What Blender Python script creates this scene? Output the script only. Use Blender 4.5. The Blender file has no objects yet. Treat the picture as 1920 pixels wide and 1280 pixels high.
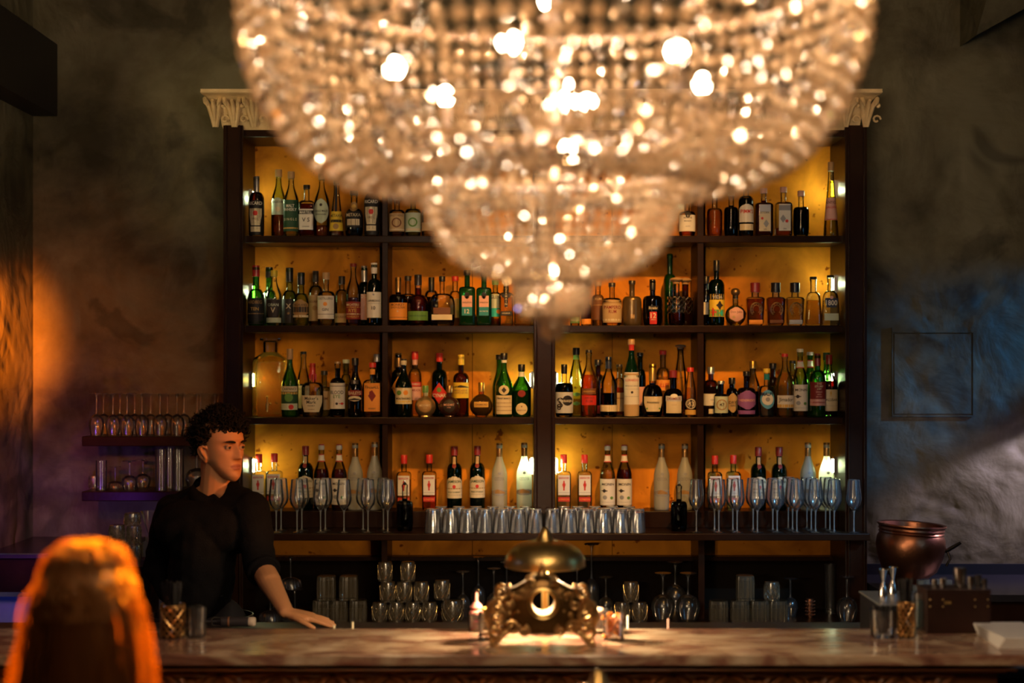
import bpy, bmesh, math, random
from mathutils import Vector, Matrix, noise
R = random.Random(7)
PI = math.pi
C = bpy.context.scene.collection
SC = bpy.context.scene
# ---------------------------------------------------------------- camera, world, exposure, room lights
F = 2800.0          # focal length in pixels of a 1920 wide frame
HZ = 680.0          # horizon row
H = 1.95            # eye height
def P(px, py, d):
    """point at distance d seen at pixel px,py"""
    return Vector(((px-960)/F*d, d, H-(py-HZ)/F*d))
def X(px, d): return (px-960)/F*d
def Z(py, d): return H-(py-HZ)/F*d
cam = bpy.data.cameras.new('camera'); camo = bpy.data.objects.new('camera', cam); C.objects.link(camo)
camo.location = (0, 0, H); camo.rotation_euler = (PI/2, 0, 0)
cam.sensor_width = 36; cam.lens = F/1920*36; cam.shift_y = (HZ-640)/1920
cam.dof.use_dof = True; cam.dof.focus_distance = 6.15; cam.dof.aperture_fstop = 1.55; cam.dof.aperture_blades = 0
cam.clip_end = 60
SC.camera = camo
SC.view_settings.view_transform = 'Standard'; SC.view_settings.look = 'None'
SC.view_settings.gamma = 1; SC.view_settings.use_curve_mapping = False
SC.view_settings.exposure = 0.0
cy = SC.cycles
cy.max_bounces = 18; cy.diffuse_bounces = 3; cy.glossy_bounces = 4; cy.transmission_bounces = 16
cy.transparent_max_bounces = 40; cy.caustics_reflective = False; cy.caustics_refractive = False
cy.sample_clamp_indirect = 4; cy.sample_clamp_direct = 60
w = bpy.data.worlds.new('world'); SC.world = w; w.use_nodes = True
w.node_tree.nodes['Background'].inputs[0].default_value = (0.9, 0.55, 0.35, 1)
w.node_tree.nodes['Background'].inputs[1].default_value = 0.012

def light(kind, name, loc, col, power, target=None, size=.1, angle=40, blend=.3, sy=None):
    l = bpy.data.lights.new(name, kind); o = bpy.data.objects.new(name, l); C.objects.link(o)
    o.location = loc; l.color = col; l.energy = power
    if kind == 'AREA':
        l.size = size
        if sy: l.shape = 'RECTANGLE'; l.size_y = sy
    else: l.shadow_soft_size = size
    if kind == 'SPOT': l.spot_size = math.radians(angle); l.spot_blend = blend
    if target is not None:
        o.rotation_euler = (Vector(target)-Vector(loc)).to_track_quat('-Z', 'Y').to_euler()
    return o
# added warm fills from above the guests, onto the back bar
light('AREA', 'ceiling_room_light', (0.7, 2.0, 3.9), (1, .58, .26), 15, (0.2, 7, 1.6), 1.0)
light('POINT', 'front_pendant_light', (-.5, 1.6, 2.75), (1, .60, .30), 14, None, .05)  # added point fill from the front, not a hanging lamp
light('AREA', 'front_strip_light', (.35, 1.5, 3.0), (1, .62, .34), 14, (.3, 7, 1.2), .08, sy=.9)  # added strip, there to reflect as long streaks in the glassware
# amber spots onto the gilded panels of the shelving
light('SPOT', 'shelf_spot_light', (.9, 4.2, 3.95), (1, .46, .10), 460, (.35, 7.05, 1.85), .05, 36, .9)
light('SPOT', 'shelf_spot_light', (-.9, 4.2, 3.95), (1, .50, .12), 100, (-.35, 7.05, 1.55), .05, 30, .9)
light('SPOT', 'cornice_light', (-2.2, 5.2, 2.6), (1, .78, .36), 34, (-1.3, 6.9, 2.95), .04, 42, 1)  # added fill that brightens the cornice
light('SPOT', 'cornice_light', (2.1, 5.4, 2.8), (1, .62, .25), 8, (1.6, 6.9, 3.15), .04, 30, 1)  # added weaker cornice fill at the other end
# stage lights: blue and white from the end of the bar, purple low at the other end, amber wall wash
light('SPOT', 'blue_stage_light', (3.30, 6.72, 2.35), (.04, .30, .80), 150, (2.40, 7.15, 1.70), .010, 80, 1)
light('SPOT', 'white_stage_light', (2.98, 6.82, 1.828), (.80, .66, 1), 75, (2.5, 7.15, 1.45), .010, 100, .8)
light('AREA', 'blue_panel_light', (2.6, 4.3, 2.0), (.22, .60, 1), 2.5, (.9, 6.9, 1.1), .12, sy=1.1)  # added tall blue area, there to reflect in the glasses
light('SPOT', 'purple_wash_light', (2.9, 6.1, 1.7), (.42, .34, 1), 9, (2.2, 7.15, 1.35), .03, 70, 1)
light('SPOT', 'blue_glass_light', (2.75, 4.6, 2.6), (.24, .60, 1), 250, (1.25, 6.82, 1.22), .03, 17, .8)
light('SPOT', 'blue_glass_light', (2.4, 4.0, 2.6), (.45, .70, 1), 110, (.15, 6.8, 1.22), .03, 15, .9)
light('POINT', 'blue_panel_light', (-2.0, 4.2, 1.9), (.30, .35, 1), 1.6, None, .05)  # added blue fill on the man's side
light('SPOT', 'purple_stage_light', (-1.95, 6.0, 1.22), (.34, .06, 1), 11, (-2.25, 7.1, 1.25), .06, 85, 1)
light('SPOT', 'blue_stage_light', (-1.7, 5.3, .8), (.02, .10, 1), 12, (-2.1, 6.6, .8), .06, 60, 1)
light('SPOT', 'amber_wash_light', (-2.0, 5.6, 2.0), (1, .20, .005), 900, (-2.50, 6.70, 2.02), .05, 44, 1)
light('SPOT', 'amber_wash_light', (-2.0, 5.5, 1.9), (1, .16, .005), 30, (-2.25, 7.1, 1.85), .05, 75, 1)
light('SPOT', 'amber_back_light', (-1.75, 4.3, 2.5), (1, .34, .01), 4200, (-.76, 2.62, 1.47), .05, 15, .5)
light('SPOT', 'amber_back_light', (.35, 4.6, 2.5), (1, .34, .01), 4200, (-.72, 2.62, 1.47), .05, 14, .5)
light('SPOT', 'amber_back_light', (-.80, 4.6, 3.5), (1, .34, .01), 1600, (-.74, 2.66, 1.55), .05, 11, .4)
light('SPOT', 'amber_face_light', (1.1, 4.2, 2.0), (1, .28, .02), 220, (-.95, 5.5, 1.55), .05, 16, .6)  # added warm key that brightens the man's face

# ---------------------------------------------------------------- helpers
LIFT = 0.0
def tag(o, label=None, cat=None, group=None, kind=None):
    if label: o['label'] = label
    if cat: o['category'] = cat
    if group: o['group'] = group
    if kind: o['kind'] = kind
    return o
def thing(name, loc, label, cat, group=None, rz=0):
    o = bpy.data.objects.new(name, None); C.objects.link(o); o.empty_display_size = .05
    o.location = (loc[0], loc[1], loc[2]+LIFT); o.rotation_euler = (0, 0, rz)
    return tag(o, label, cat, group)
class MB:
    def __init__(s): s.v = []; s.f = []; s.m = []; s.s = []
    def add(s, vs, fs, mi=0, sm=True):
        n = len(s.v); s.v += [tuple(v) for v in vs]
        for f in fs: s.f.append(tuple(i+n for i in f)); s.m.append(mi); s.s.append(sm)
        return s
    def box(s, x0, x1, y0, y1, z0, z1, mi=0):
        return s.add([(x0,y0,z0),(x1,y0,z0),(x1,y1,z0),(x0,y1,z0),(x0,y0,z1),(x1,y0,z1),(x1,y1,z1),(x0,y1,z1)],
            [(0,3,2,1),(4,5,6,7),(0,1,5,4),(1,2,6,5),(2,3,7,6),(3,0,4,7)], mi, False)
    def lathe(s, prof, seg=28, mi=0, o=(0,0,0), cap0=True, cap1=True, e=2.0, dr=1.0):
        """prof: (r,z[,exponent[,depth ratio]])"""
        vs = []; fs = []
        for p in prof:
            r, z = p[0], p[1]; ee = p[2] if len(p) > 2 else e; dd = p[3] if len(p) > 3 else dr
            for k in range(seg):
                t = 2*PI*k/seg; c, n = math.cos(t), math.sin(t)
                if ee != 2: c = math.copysign(abs(c)**(2/ee), c); n = math.copysign(abs(n)**(2/ee), n)
                vs.append((o[0]+r*c, o[1]+r*dd*n, o[2]+z))
        L = len(prof)
        for i in range(L-1):
            for k in range(seg):
                a = i*seg+k; b = i*seg+(k+1) % seg
                fs.append((a, b, b+seg, a+seg))
        if cap0: fs.append(tuple(reversed(range(seg))))
        if cap1: fs.append(tuple((L-1)*seg+k for k in range(seg)))
        return s.add(vs, fs, mi)
    def tube(s, pts, r, seg=6, mi=0, closed=False):
        pts = [Vector(p) for p in pts]; n = len(pts)
        rr = r if isinstance(r, (list, tuple)) else [r]*n
        vs = []; fs = []; up = None
        for i, p in enumerate(pts):
            if closed: t = pts[(i+1) % n]-pts[i-1]
            else: t = pts[min(i+1, n-1)]-pts[max(i-1, 0)]
            t.normalize() if t.length > 0 else None
            if up is None:
                up = Vector((0,0,1)) if abs(t.z) < .9 else Vector((1,0,0))
            a = t.cross(up)
            if a.length < 1e-6: a = t.orthogonal()
            a.normalize(); b = a.cross(t).normalized(); up = b
            for k in range(seg):
                q = 2*PI*k/seg
                vs.append(p+a*(rr[i]*math.cos(q))+b*(rr[i]*math.sin(q)))
        for i in range(n if closed else n-1):
            j = (i+1) % n
            for k in range(seg):
                l = (k+1) % seg
                fs.append((i*seg+k, i*seg+l, j*seg+l, j*seg+k))
        if not closed:
            fs.append(tuple(reversed(range(seg)))); fs.append(tuple((n-1)*seg+k for k in range(seg)))
        return s.add(vs, fs, mi)
    def ball(s, c, r, mi=0, u=12, v=8, sc=(1,1,1)):
        c = Vector(c); prof = []
        vs = [c+Vector((0,0,-r*sc[2]))]; fs = []
        for i in range(1, v):
            a = -PI/2+PI*i/v
            for k in range(u):
                t = 2*PI*k/u; vs.append(c+Vector((r*sc[0]*math.cos(a)*math.cos(t), r*sc[1]*math.cos(a)*math.sin(t), r*sc[2]*math.sin(a))))
        vs.append(c+Vector((0,0,r*sc[2]))); T = len(vs)-1
        for k in range(u):
            l = (k+1) % u
            fs.append((0, 1+l, 1+k)); fs.append((T, 1+(v-2)*u+k, 1+(v-2)*u+l))
            for i in range(v-2): fs.append((1+i*u+k, 1+i*u+l, 1+(i+1)*u+l, 1+(i+1)*u+k))
        return s.add(vs, fs, mi)
    def build(s, name, mats, parent=None, ang=40, loc=None):
        me = bpy.data.meshes.new(name); me.from_pydata(s.v, [], s.f); me.update()
        for m in (mats if isinstance(mats, (list, tuple)) else [mats]): me.materials.append(m)
        me.polygons.foreach_set('material_index', s.m); me.polygons.foreach_set('use_smooth', s.s)
        if any(s.s) and ang: me.set_sharp_from_angle(angle=math.radians(ang))
        o = bpy.data.objects.new(name, me); C.objects.link(o)
        if parent: o.parent = parent
        if loc is not None: o.location = loc
        return o
def copy_tree(o, parent=None):
    c = o.copy(); C.objects.link(c); c.parent = parent
    for ch in [x for x in o.children]: copy_tree(ch, c)
    return c
def bevel(o, w=.002, seg=2):
    m = o.modifiers.new('edge', 'BEVEL'); m.width = w; m.segments = seg; m.limit_method = 'ANGLE'
    return o
# ---------------------------------------------------------------- materials
M = {}
def nt(name):
    m = bpy.data.materials.new(name); m.use_nodes = True; t = m.node_tree; t.nodes.clear()
    out = t.nodes.new('ShaderNodeOutputMaterial'); return m, t, out
def N(t, typ, **kw):
    n = t.nodes.new(typ)
    for k, v in kw.items():
        if k.startswith('i_'): n.inputs[int(k[2:]) if k[2:].isdigit() else k[2:].replace('_', ' ')].default_value = v
        else: setattr(n, k, v)
    return n
def rgb(c): return (c[0], c[1], c[2], 1)
def pbr(name, col, rough=.5, metal=0, spec=.5, bump=0, bscale=40, var=0, vscale=8, emit=None, es=0, coat=0):
    if name in M: return M[name]
    m, t, out = nt(name); b = N(t, 'ShaderNodeBsdfPrincipled'); t.links.new(b.outputs[0], out.inputs[0])
    b.inputs['Base Color'].default_value = rgb(col); b.inputs['Roughness'].default_value = rough
    b.inputs['Metallic'].default_value = metal; b.inputs['Specular IOR Level'].default_value = spec
    b.inputs['Coat Weight'].default_value = coat
    tc = N(t, 'ShaderNodeTexCoord')
    if bump:
        n = N(t, 'ShaderNodeTexNoise'); n.inputs['Scale'].default_value = bscale; n.inputs['Detail'].default_value = 5
        t.links.new(tc.outputs['Object'], n.inputs['Vector'])
        bp = N(t, 'ShaderNodeBump'); bp.inputs['Strength'].default_value = bump; bp.inputs['Distance'].default_value = .01
        t.links.new(n.outputs[0], bp.inputs['Height']); t.links.new(bp.outputs[0], b.inputs['Normal'])
    if var:
        n = N(t, 'ShaderNodeTexNoise'); n.inputs['Scale'].default_value = vscale; n.inputs['Detail'].default_value = 6
        t.links.new(tc.outputs['Object'], n.inputs['Vector'])
        mx = N(t, 'ShaderNodeMix', data_type='RGBA'); mx.inputs[6].default_value = rgb([c*(1-var) for c in col])
        mx.inputs[7].default_value = rgb([min(1, c*(1+var)) for c in col])
        t.links.new(n.outputs[0], mx.inputs[0]); t.links.new(mx.outputs[2], b.inputs['Base Color'])
    if emit: b.inputs['Emission Color'].default_value = rgb(emit); b.inputs['Emission Strength'].default_value = es
    M[name] = m; return m
def glass(name, tint, edge=.35, body=0.0, bodycol=None, ior=1.5, rough=.015, shine=1.0, sheen=0.0):
    """thin-walled tinted glass: see-through, deeper in tint towards grazing, mirrored by fresnel"""
    if name in M: return M[name]
    m, t, out = nt(name)
    lw = N(t, 'ShaderNodeLayerWeight'); lw.inputs[0].default_value = .35
    mc = N(t, 'ShaderNodeMix', data_type='RGBA'); mc.inputs[6].default_value = rgb(tint); mc.inputs[7].default_value = rgb([c*edge for c in tint])
    t.links.new(lw.outputs['Facing'], mc.inputs[0])
    tr = N(t, 'ShaderNodeBsdfTransparent'); t.links.new(mc.outputs[2], tr.inputs[0])
    cur = tr
    if body:
        d = N(t, 'ShaderNodeBsdfTranslucent'); d.inputs[0].default_value = rgb(bodycol or tint)
        d2 = N(t, 'ShaderNodeBsdfDiffuse'); d2.inputs[0].default_value = rgb(bodycol or tint)
        a = N(t, 'ShaderNodeMixShader'); a.inputs[0].default_value = .5
        t.links.new(d.outputs[0], a.inputs[1]); t.links.new(d2.outputs[0], a.inputs[2])
        x = N(t, 'ShaderNodeMixShader'); x.inputs[0].default_value = body
        t.links.new(cur.outputs[0], x.inputs[1]); t.links.new(a.outputs[0], x.inputs[2]); cur = x
    if sheen:
        g2 = N(t, 'ShaderNodeBsdfGlossy'); g2.inputs[0].default_value = (1,1,1,1); g2.inputs['Roughness'].default_value = .24
        x = N(t, 'ShaderNodeMixShader'); x.inputs[0].default_value = sheen
        t.links.new(cur.outputs[0], x.inputs[1]); t.links.new(g2.outputs[0], x.inputs[2]); cur = x
    g = N(t, 'ShaderNodeBsdfGlossy'); g.inputs[0].default_value = (1,1,1,1); g.inputs['Roughness'].default_value = rough
    fr = N(t, 'ShaderNodeFresnel'); fr.inputs[0].default_value = ior
    mu = N(t, 'ShaderNodeMath', operation='MULTIPLY', use_clamp=True); mu.inputs[1].default_value = shine; t.links.new(fr.outputs[0], mu.inputs[0])
    x = N(t, 'ShaderNodeMixShader'); t.links.new(mu.outputs[0], x.inputs[0])
    t.links.new(cur.outputs[0], x.inputs[1]); t.links.new(g.outputs[0], x.inputs[2]); t.links.new(x.outputs[0], out.inputs[0])
    M[name] = m; return m
G = {
 'clear': glass('clear_glass', (.93,.95,.88), .42), 'green': glass('green_glass', (.16,.50,.09), .25, .06, (.1,.5,.05)),
 'dgreen': glass('dark_green_glass', (.03,.13,.03), .3, .04, (.02,.1,.02)), 'teal': glass('teal_glass', (.10,.42,.20), .25, .06, (.05,.35,.15)),
 'black': glass('black_glass', (.012,.008,.006), .5, .3, (.01,.006,.005)), 'brown': glass('brown_glass', (.30,.12,.03), .3, .08, (.15,.05,.01)),
 'pale': glass('pale_green_glass', (.72,.86,.55), .4), 'amber': glass('amber_glass', (.75,.42,.08), .35, .10, (.7,.35,.05)),
 'drink': glass('drinking_glass', (.985,.99,.985), .95, .02, (.8,.84,.88), ior=1.4, rough=.07, shine=1.1, sheen=.045),
 'frost': glass('frosted_glass', (.55,.55,.45), .6, .72, (.80,.82,.72), 1.3, .35),
 'navy': glass('purple_glass', (.05,.02,.03), .4, .2, (.03,.01,.02)),
}
def liquid(key):
    cols = {'amber':(.80,.38,.06), 'whisky':(.62,.24,.04), 'dark':(.06,.012,.004), 'red':(.35,.04,.01), 'gold':(.92,.68,.16),
            'yellow':(.95,.78,.10), 'clear':(.93,.94,.86), 'orange':(.85,.30,.03), 'cola':(.015,.006,.004), 'wine':(.12,.01,.01), 'infuse':(.88,.52,.10)}
    c = cols[key]; return glass(key+'_liquid', c, .7, .14 if key not in ('clear','cola') else .04, c, 1.33, .02, .5)
COL = {'white':(.72,.68,.58), 'cream':(.66,.56,.36), 'pale':(.50,.56,.40), 'tan':(.50,.34,.16), 'yellow':(.75,.52,.04), 'orange':(.78,.30,.04),
 'red':(.55,.03,.02), 'dred':(.22,.02,.015), 'black':(.012,.010,.010), 'dark':(.03,.022,.018), 'green':(.12,.26,.05), 'dgreen':(.02,.07,.03),
 'teal':(.02,.22,.24), 'blue':(.10,.35,.55), 'navy':(.02,.03,.07), 'purple':(.28,.10,.30), 'gold':(.60,.36,.08), 'silver':(.6,.6,.58),
 'brown':(.16,.06,.02), 'grey':(.30,.30,.30), 'cork':(.45,.27,.12), 'pink':(.70,.38,.30), 'bronze':(.35,.20,.07), 'lgrey':(.5,.52,.55), 'turq':(.03,.45,.40)}
def paper(k): return pbr('paper_'+k, COL[k], .55, 0, .3)
def plast(k): return pbr('cap_'+k, COL[k], .3, .85 if k in ('gold','silver','bronze') else 0, .5)
# ---------------------------------------------------------------- setting materials
def plaster(name, base, dark, light_, bump=.5):
    m, t, out = nt(name); b = N(t, 'ShaderNodeBsdfPrincipled'); t.links.new(b.outputs[0], out.inputs[0])
    b.inputs['Roughness'].default_value = .6; b.inputs['Specular IOR Level'].default_value = .18
    tc = N(t, 'ShaderNodeTexCoord'); O = tc.outputs['Object']
    def noise(sc, det, dist, rough=.6):
        n = N(t, 'ShaderNodeTexNoise'); n.inputs['Scale'].default_value = sc; n.inputs['Detail'].default_value = det
        n.inputs['Distortion'].default_value = dist; n.inputs['Roughness'].default_value = rough; t.links.new(O, n.inputs['Vector']); return n.outputs[0]
    def ramp(src, stops):
        r = N(t, 'ShaderNodeValToRGB'); t.links.new(src, r.inputs[0]); e = r.color_ramp.elements
        e[0].position, e[0].color = stops[0][0], rgb(stops[0][1]); e[1].position, e[1].color = stops[-1][0], rgb(stops[-1][1])
        for p, c in stops[1:-1]: x = e.new(p); x.color = rgb(c)
        return r.outputs[0]
    c1 = ramp(noise(1.5, 10, .35, .62), [(.36, dark), (.5, base), (.64, light_)])
    k = ramp(noise(2.1, 4, 1.1, .5), [(.36, (.45,.45,.45)), (.44, (1,1,1))])
    mx = N(t, 'ShaderNodeMix', data_type='RGBA', blend_type='MULTIPLY'); mx.inputs[0].default_value = .75
    t.links.new(c1, mx.inputs[6]); t.links.new(k, mx.inputs[7]); t.links.new(mx.outputs[2], b.inputs['Base Color'])
    ad = N(t, 'ShaderNodeMath', operation='ADD'); t.links.new(noise(3.2, 5, .5, .5), ad.inputs[0])
    v = N(t, 'ShaderNodeTexVoronoi', feature='SMOOTH_F1'); v.inputs['Scale'].default_value = 3
    wn = N(t, 'ShaderNodeTexNoise'); wn.inputs['Scale'].default_value = 3; t.links.new(O, wn.inputs['Vector'])
    va = N(t, 'ShaderNodeVectorMath', operation='ADD'); t.links.new(O, va.inputs[0]); t.links.new(wn.outputs['Color'], va.inputs[1])
    t.links.new(va.outputs[0], v.inputs['Vector']); t.links.new(v.outputs[0], ad.inputs[1])
    bp = N(t, 'ShaderNodeBump'); bp.inputs['Strength'].default_value = bump; bp.inputs['Distance'].default_value = .05
    t.links.new(ad.outputs[0], bp.inputs['Height']); t.links.new(bp.outputs[0], b.inputs['Normal'])
    return m
def gilt(name):
    m, t, out = nt(name); b = N(t, 'ShaderNodeBsdfPrincipled'); t.links.new(b.outputs[0], out.inputs[0])
    b.inputs['Roughness'].default_value = .6; b.inputs['Specular IOR Level'].default_value = .04
    tc = N(t, 'ShaderNodeTexCoord'); O = tc.outputs['Object']
    n = N(t, 'ShaderNodeTexNoise'); n.inputs['Scale'].default_value = 3.2; n.inputs['Detail'].default_value = 8; n.inputs['Distortion'].default_value = 1.2; t.links.new(O, n.inputs['Vector'])
    r = N(t, 'ShaderNodeValToRGB'); t.links.new(n.outputs[0], r.inputs[0]); e = r.color_ramp.elements
    e[0].position = .3; e[0].color = (.30,.095,.010,1); e[1].position = .68; e[1].color = (.84,.31,.024,1)
    n2 = N(t, 'ShaderNodeTexNoise'); n2.inputs['Scale'].default_value = 26; n2.inputs['Detail'].default_value = 2; t.links.new(O, n2.inputs['Vector'])
    r2 = N(t, 'ShaderNodeValToRGB'); t.links.new(n2.outputs[0], r2.inputs[0]); e = r2.color_ramp.elements
    e[0].position = .26; e[0].color = (.25,.12,.05,1); e[1].position = .32; e[1].color = (1,1,1,1)
    mx = N(t, 'ShaderNodeMix', data_type='RGBA', blend_type='MULTIPLY'); mx.inputs[0].default_value = .9
    t.links.new(r.outputs[0], mx.inputs[6]); t.links.new(r2.outputs[0], mx.inputs[7]); t.links.new(mx.outputs[2], b.inputs['Base Color'])
    bp = N(t, 'ShaderNodeBump'); bp.inputs['Strength'].default_value = .15; bp.inputs['Distance'].default_value = .01
    t.links.new(n.outputs[0], bp.inputs['Height']); t.links.new(bp.outputs[0], b.inputs['Normal'])
    return m
def marble(name):
    m, t, out = nt(name); b = N(t, 'ShaderNodeBsdfPrincipled'); t.links.new(b.outputs[0], out.inputs[0])
    b.inputs['Roughness'].default_value = .16; b.inputs['Specular IOR Level'].default_value = .6
    tc = N(t, 'ShaderNodeTexCoord'); mp = N(t, 'ShaderNodeMapping'); mp.inputs['Scale'].default_value = (1.2, 4.0, 3); t.links.new(tc.outputs['Object'], mp.inputs[0])
    n = N(t, 'ShaderNodeTexNoise'); n.inputs['Scale'].default_value = 2.6; n.inputs['Detail'].default_value = 9; n.inputs['Distortion'].default_value = 2.2; t.links.new(mp.outputs[0], n.inputs['Vector'])
    r = N(t, 'ShaderNodeValToRGB'); t.links.new(n.outputs[0], r.inputs[0]); e = r.color_ramp.elements
    e[0].position = .30; e[0].color = (.07,.03,.02,1); e[1].position = .74; e[1].color = (.50,.39,.27,1)
    x = e.new(.44); x.color = (.19,.09,.06,1); x = e.new(.55); x.color = (.30,.20,.125,1)
    t.links.new(r.outputs[0], b.inputs['Base Color']); return m
WOOD = pbr('dark_stained_wood', (.019,.0075,.0038), .30, 0, .10, .06, 60, .4, 12)
WOODB = pbr('brown_carved_wood', (.24,.095,.032), .34, 0, .6, .08, 50, .5, 9)
MARB = marble('veined_brown_marble')
GILT = gilt('aged_gilded_panel')
PL = plaster('grey_olive_plaster', (.105,.092,.052), (.048,.041,.024), (.16,.145,.088), .75)  # olive tint deepened in place of greenish light on the walls
GOLDC = pbr('painted_plaster_gold', (.62,.46,.24), .55, 0, .4, .4, 60, .45, 14)
BRASS = pbr('brushed_brass', (.72,.50,.18), .33, 1); STEEL = pbr('polished_steel', (.62,.60,.58), .18, 1)
COPPER = pbr('old_copper', (.30,.125,.065), .36, 1, .5, .15, 30, .35, 8)
BRONZE = pbr('dark_bronze', (.60,.38,.15), .36, 1, .5, .3, 45, .5, 16)
DARKM = pbr('dark_metal', (.02,.017,.015), .35, .8)
# ---------------------------------------------------------------- room shell
def struct(name, mb, m, **k):
    o = mb.build(name, m, **k); o['kind'] = 'structure'; return o
WY = 7.15
struct('floor', MB().box(-4, 5, -2, WY+.3, -.1, 0), pbr('dark_plank_floor', (.05,.03,.02), .5, 0, .4, .2, 20, .4, 5))
struct('ceiling', MB().box(-4, 5, -2, WY+.3, 4.3, 4.4), pbr('dark_ceiling', (.05,.045,.04), .8))
struct('wall_back', MB().box(-2.6, 4.6, WY, WY+.2, 0, 4.3), PL)
XL = X(62, WY)
struct('wall_left', MB().box(XL-.25, XL, 4.4, WY, 0, 4.3), PL)
# shallow raised hatch and crack in the plaster of the back wall, a boxed beam on the side wall, a ceiling beam
d = WY-.008
hb = MB(); x0, x1, z0, z1 = X(1672, d), X(1826, d), Z(780, d), Z(622, d)
hb.box(x0+.012, x1-.014, d-.004, d+.008, z0+.012, z1-.01)
for a, b2, c, e in ((x0, x1, z1-.004, z1+.002), (x0, x1, z0-.002, z0+.004), (x0, x0+.004, z0, z1+.02), (x1-.006, x1, z0, z1)):
    hb.box(a, b2, d-.006, d+.008, c, e)
hb.tube([P(1800+R.uniform(-1, 1), y, WY-.006) for y in range(735, 782, 8)], .004, 5)
struct('trim_1', hb, PL)
struct('trim_2', MB().box(XL, XL+.12, 6.2, 7.14, Z(215, 7.1), Z(80, 7.1)), pbr('black_paint', (.012,.01,.009), .5))
bm_ = MB(); a = P(1818, 75, 7.0); bm_.add([(a.x, 5.9, 4.3), (a.x+1.6, 5.9, 4.3), (a.x+1.6, 7.15, 4.3), (a.x, 7.15, 4.3), (a.x, 6.9, a.z), (a.x, 7.15, a.z), (a.x+.55, 6.9, 4.0), (a.x+.55, 7.15, 4.0), (a.x+1.6,6.9,4.0), (a.x+1.6,7.15,4.0)],
    [(0,1,2,3), (0,4,5,3), (4,6,7,5), (6,8,9,7), (0,1,8,6,4), (3,5,7,9,2), (1,2,9,8)], 0, False)
struct('trim_3', bm_, PL)
# the shadow band across the wall is cut by flaps added to the stage lamps
# ---------------------------------------------------------------- back bar cabinet
FR = 6.84                       # front of the shelves
BK = 7.10                       # face of the gilded panels
zA, zB, zC, zD = Z(442, 6.85), Z(610, 6.85), Z(782, 6.85), Z(1000, 6.70)
zS = Z(958, 6.93); zE = Z(1160, 6.80)
cab = thing('back_bar_cabinet', (0, 7.0, 0), 'tall dark wood back bar with gilded panels, four bays of shelves and a carved cornice', 'cabinet')
def cpart(name, mb, m, bev=0):
    o = mb.build(name, m, cab, loc=(0, -7.0, 0))
    if bev: bevel(o, bev)
    return o
xl0, xl1, xr0, xr1 = X(420, 6.8), X(457, 6.8), X(1583, 6.8), X(1624, 6.8)
ztop = Z(236, 6.8)
def post(x0, x1, z0, z1, y0=6.78):
    m = MB().box(x0, x1, y0, BK+.02, z0, z1)
    wd = x1-x0
    if wd > .07:
        for f in (.12, .82): m.box(x0+wd*f, x0+wd*(f+.06), y0-.012, y0, z0, z1)
    return m
cpart('post', post(xl0, xl1, 0, ztop), WOOD, .003); cpart('post', post(xr0, xr1, 0, ztop), WOOD, .003)
cx0, cx1 = X(1001, 6.8), X(1041, 6.8)
cpart('post', post(cx0, cx1, zS, ztop, 6.80), WOOD, .003)
dv = [(X(716, 6.84), X(727, 6.84)), (X(1308, 6.84), X(1320, 6.84))]
for a, b2 in dv: cpart('divider', MB().box(a, b2, 6.85, BK, zS, ztop), WOOD, .002); cpart('divider', MB().box(a, b2, 6.815, BK, 0, zD-.03), WOOD, .002)
for z in (zA, zB, zC): cpart('shelf', MB().box(xl1-.01, xr0+.01, FR, BK, z-.032, z), WOOD, .003)
cpart('counter_shelf', MB().box(X(425, 6.7), X(1632, 6.7), 6.70, BK, zD-.032, zD), WOOD, .004)
cpart('display_step', MB().box(xl1, xr0, 6.93, BK, zD, zS), WOOD, .003)
cpart('bottom_shelf', MB().box(xl1, xr0, 6.66, BK, zE-.04, zE), WOOD, .003)
cpart('top_board', MB().box(xl0, xr1, 6.80, BK+.02, ztop-.05, ztop), WOOD, .003)
cpart('back_board', MB().box(xl0, xr1, BK+.003, BK+.03, 0, ztop), pbr('black_board', (.008,.005,.003), .8, 0, .03))
zam = Z(1040, BK)
for a, b2 in ((457, 716), (727, 885), (886, 1001), (1041, 1148), (1149, 1308), (1320, 1583)):
    cpart('gilded_panel', MB().box(X(a, 7.08)-.04*(a in (457, 727, 1041, 1320)), X(b2, 7.08)+.04*(b2 in (716, 1308, 1583, 1001)), BK, BK+.002+.001*(a % 2), zam, ztop-.05), GILT)
cpart('ledge', MB().box(xl1, xr0, 7.03, BK, zam-.02, zam), WOOD, .002)
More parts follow.
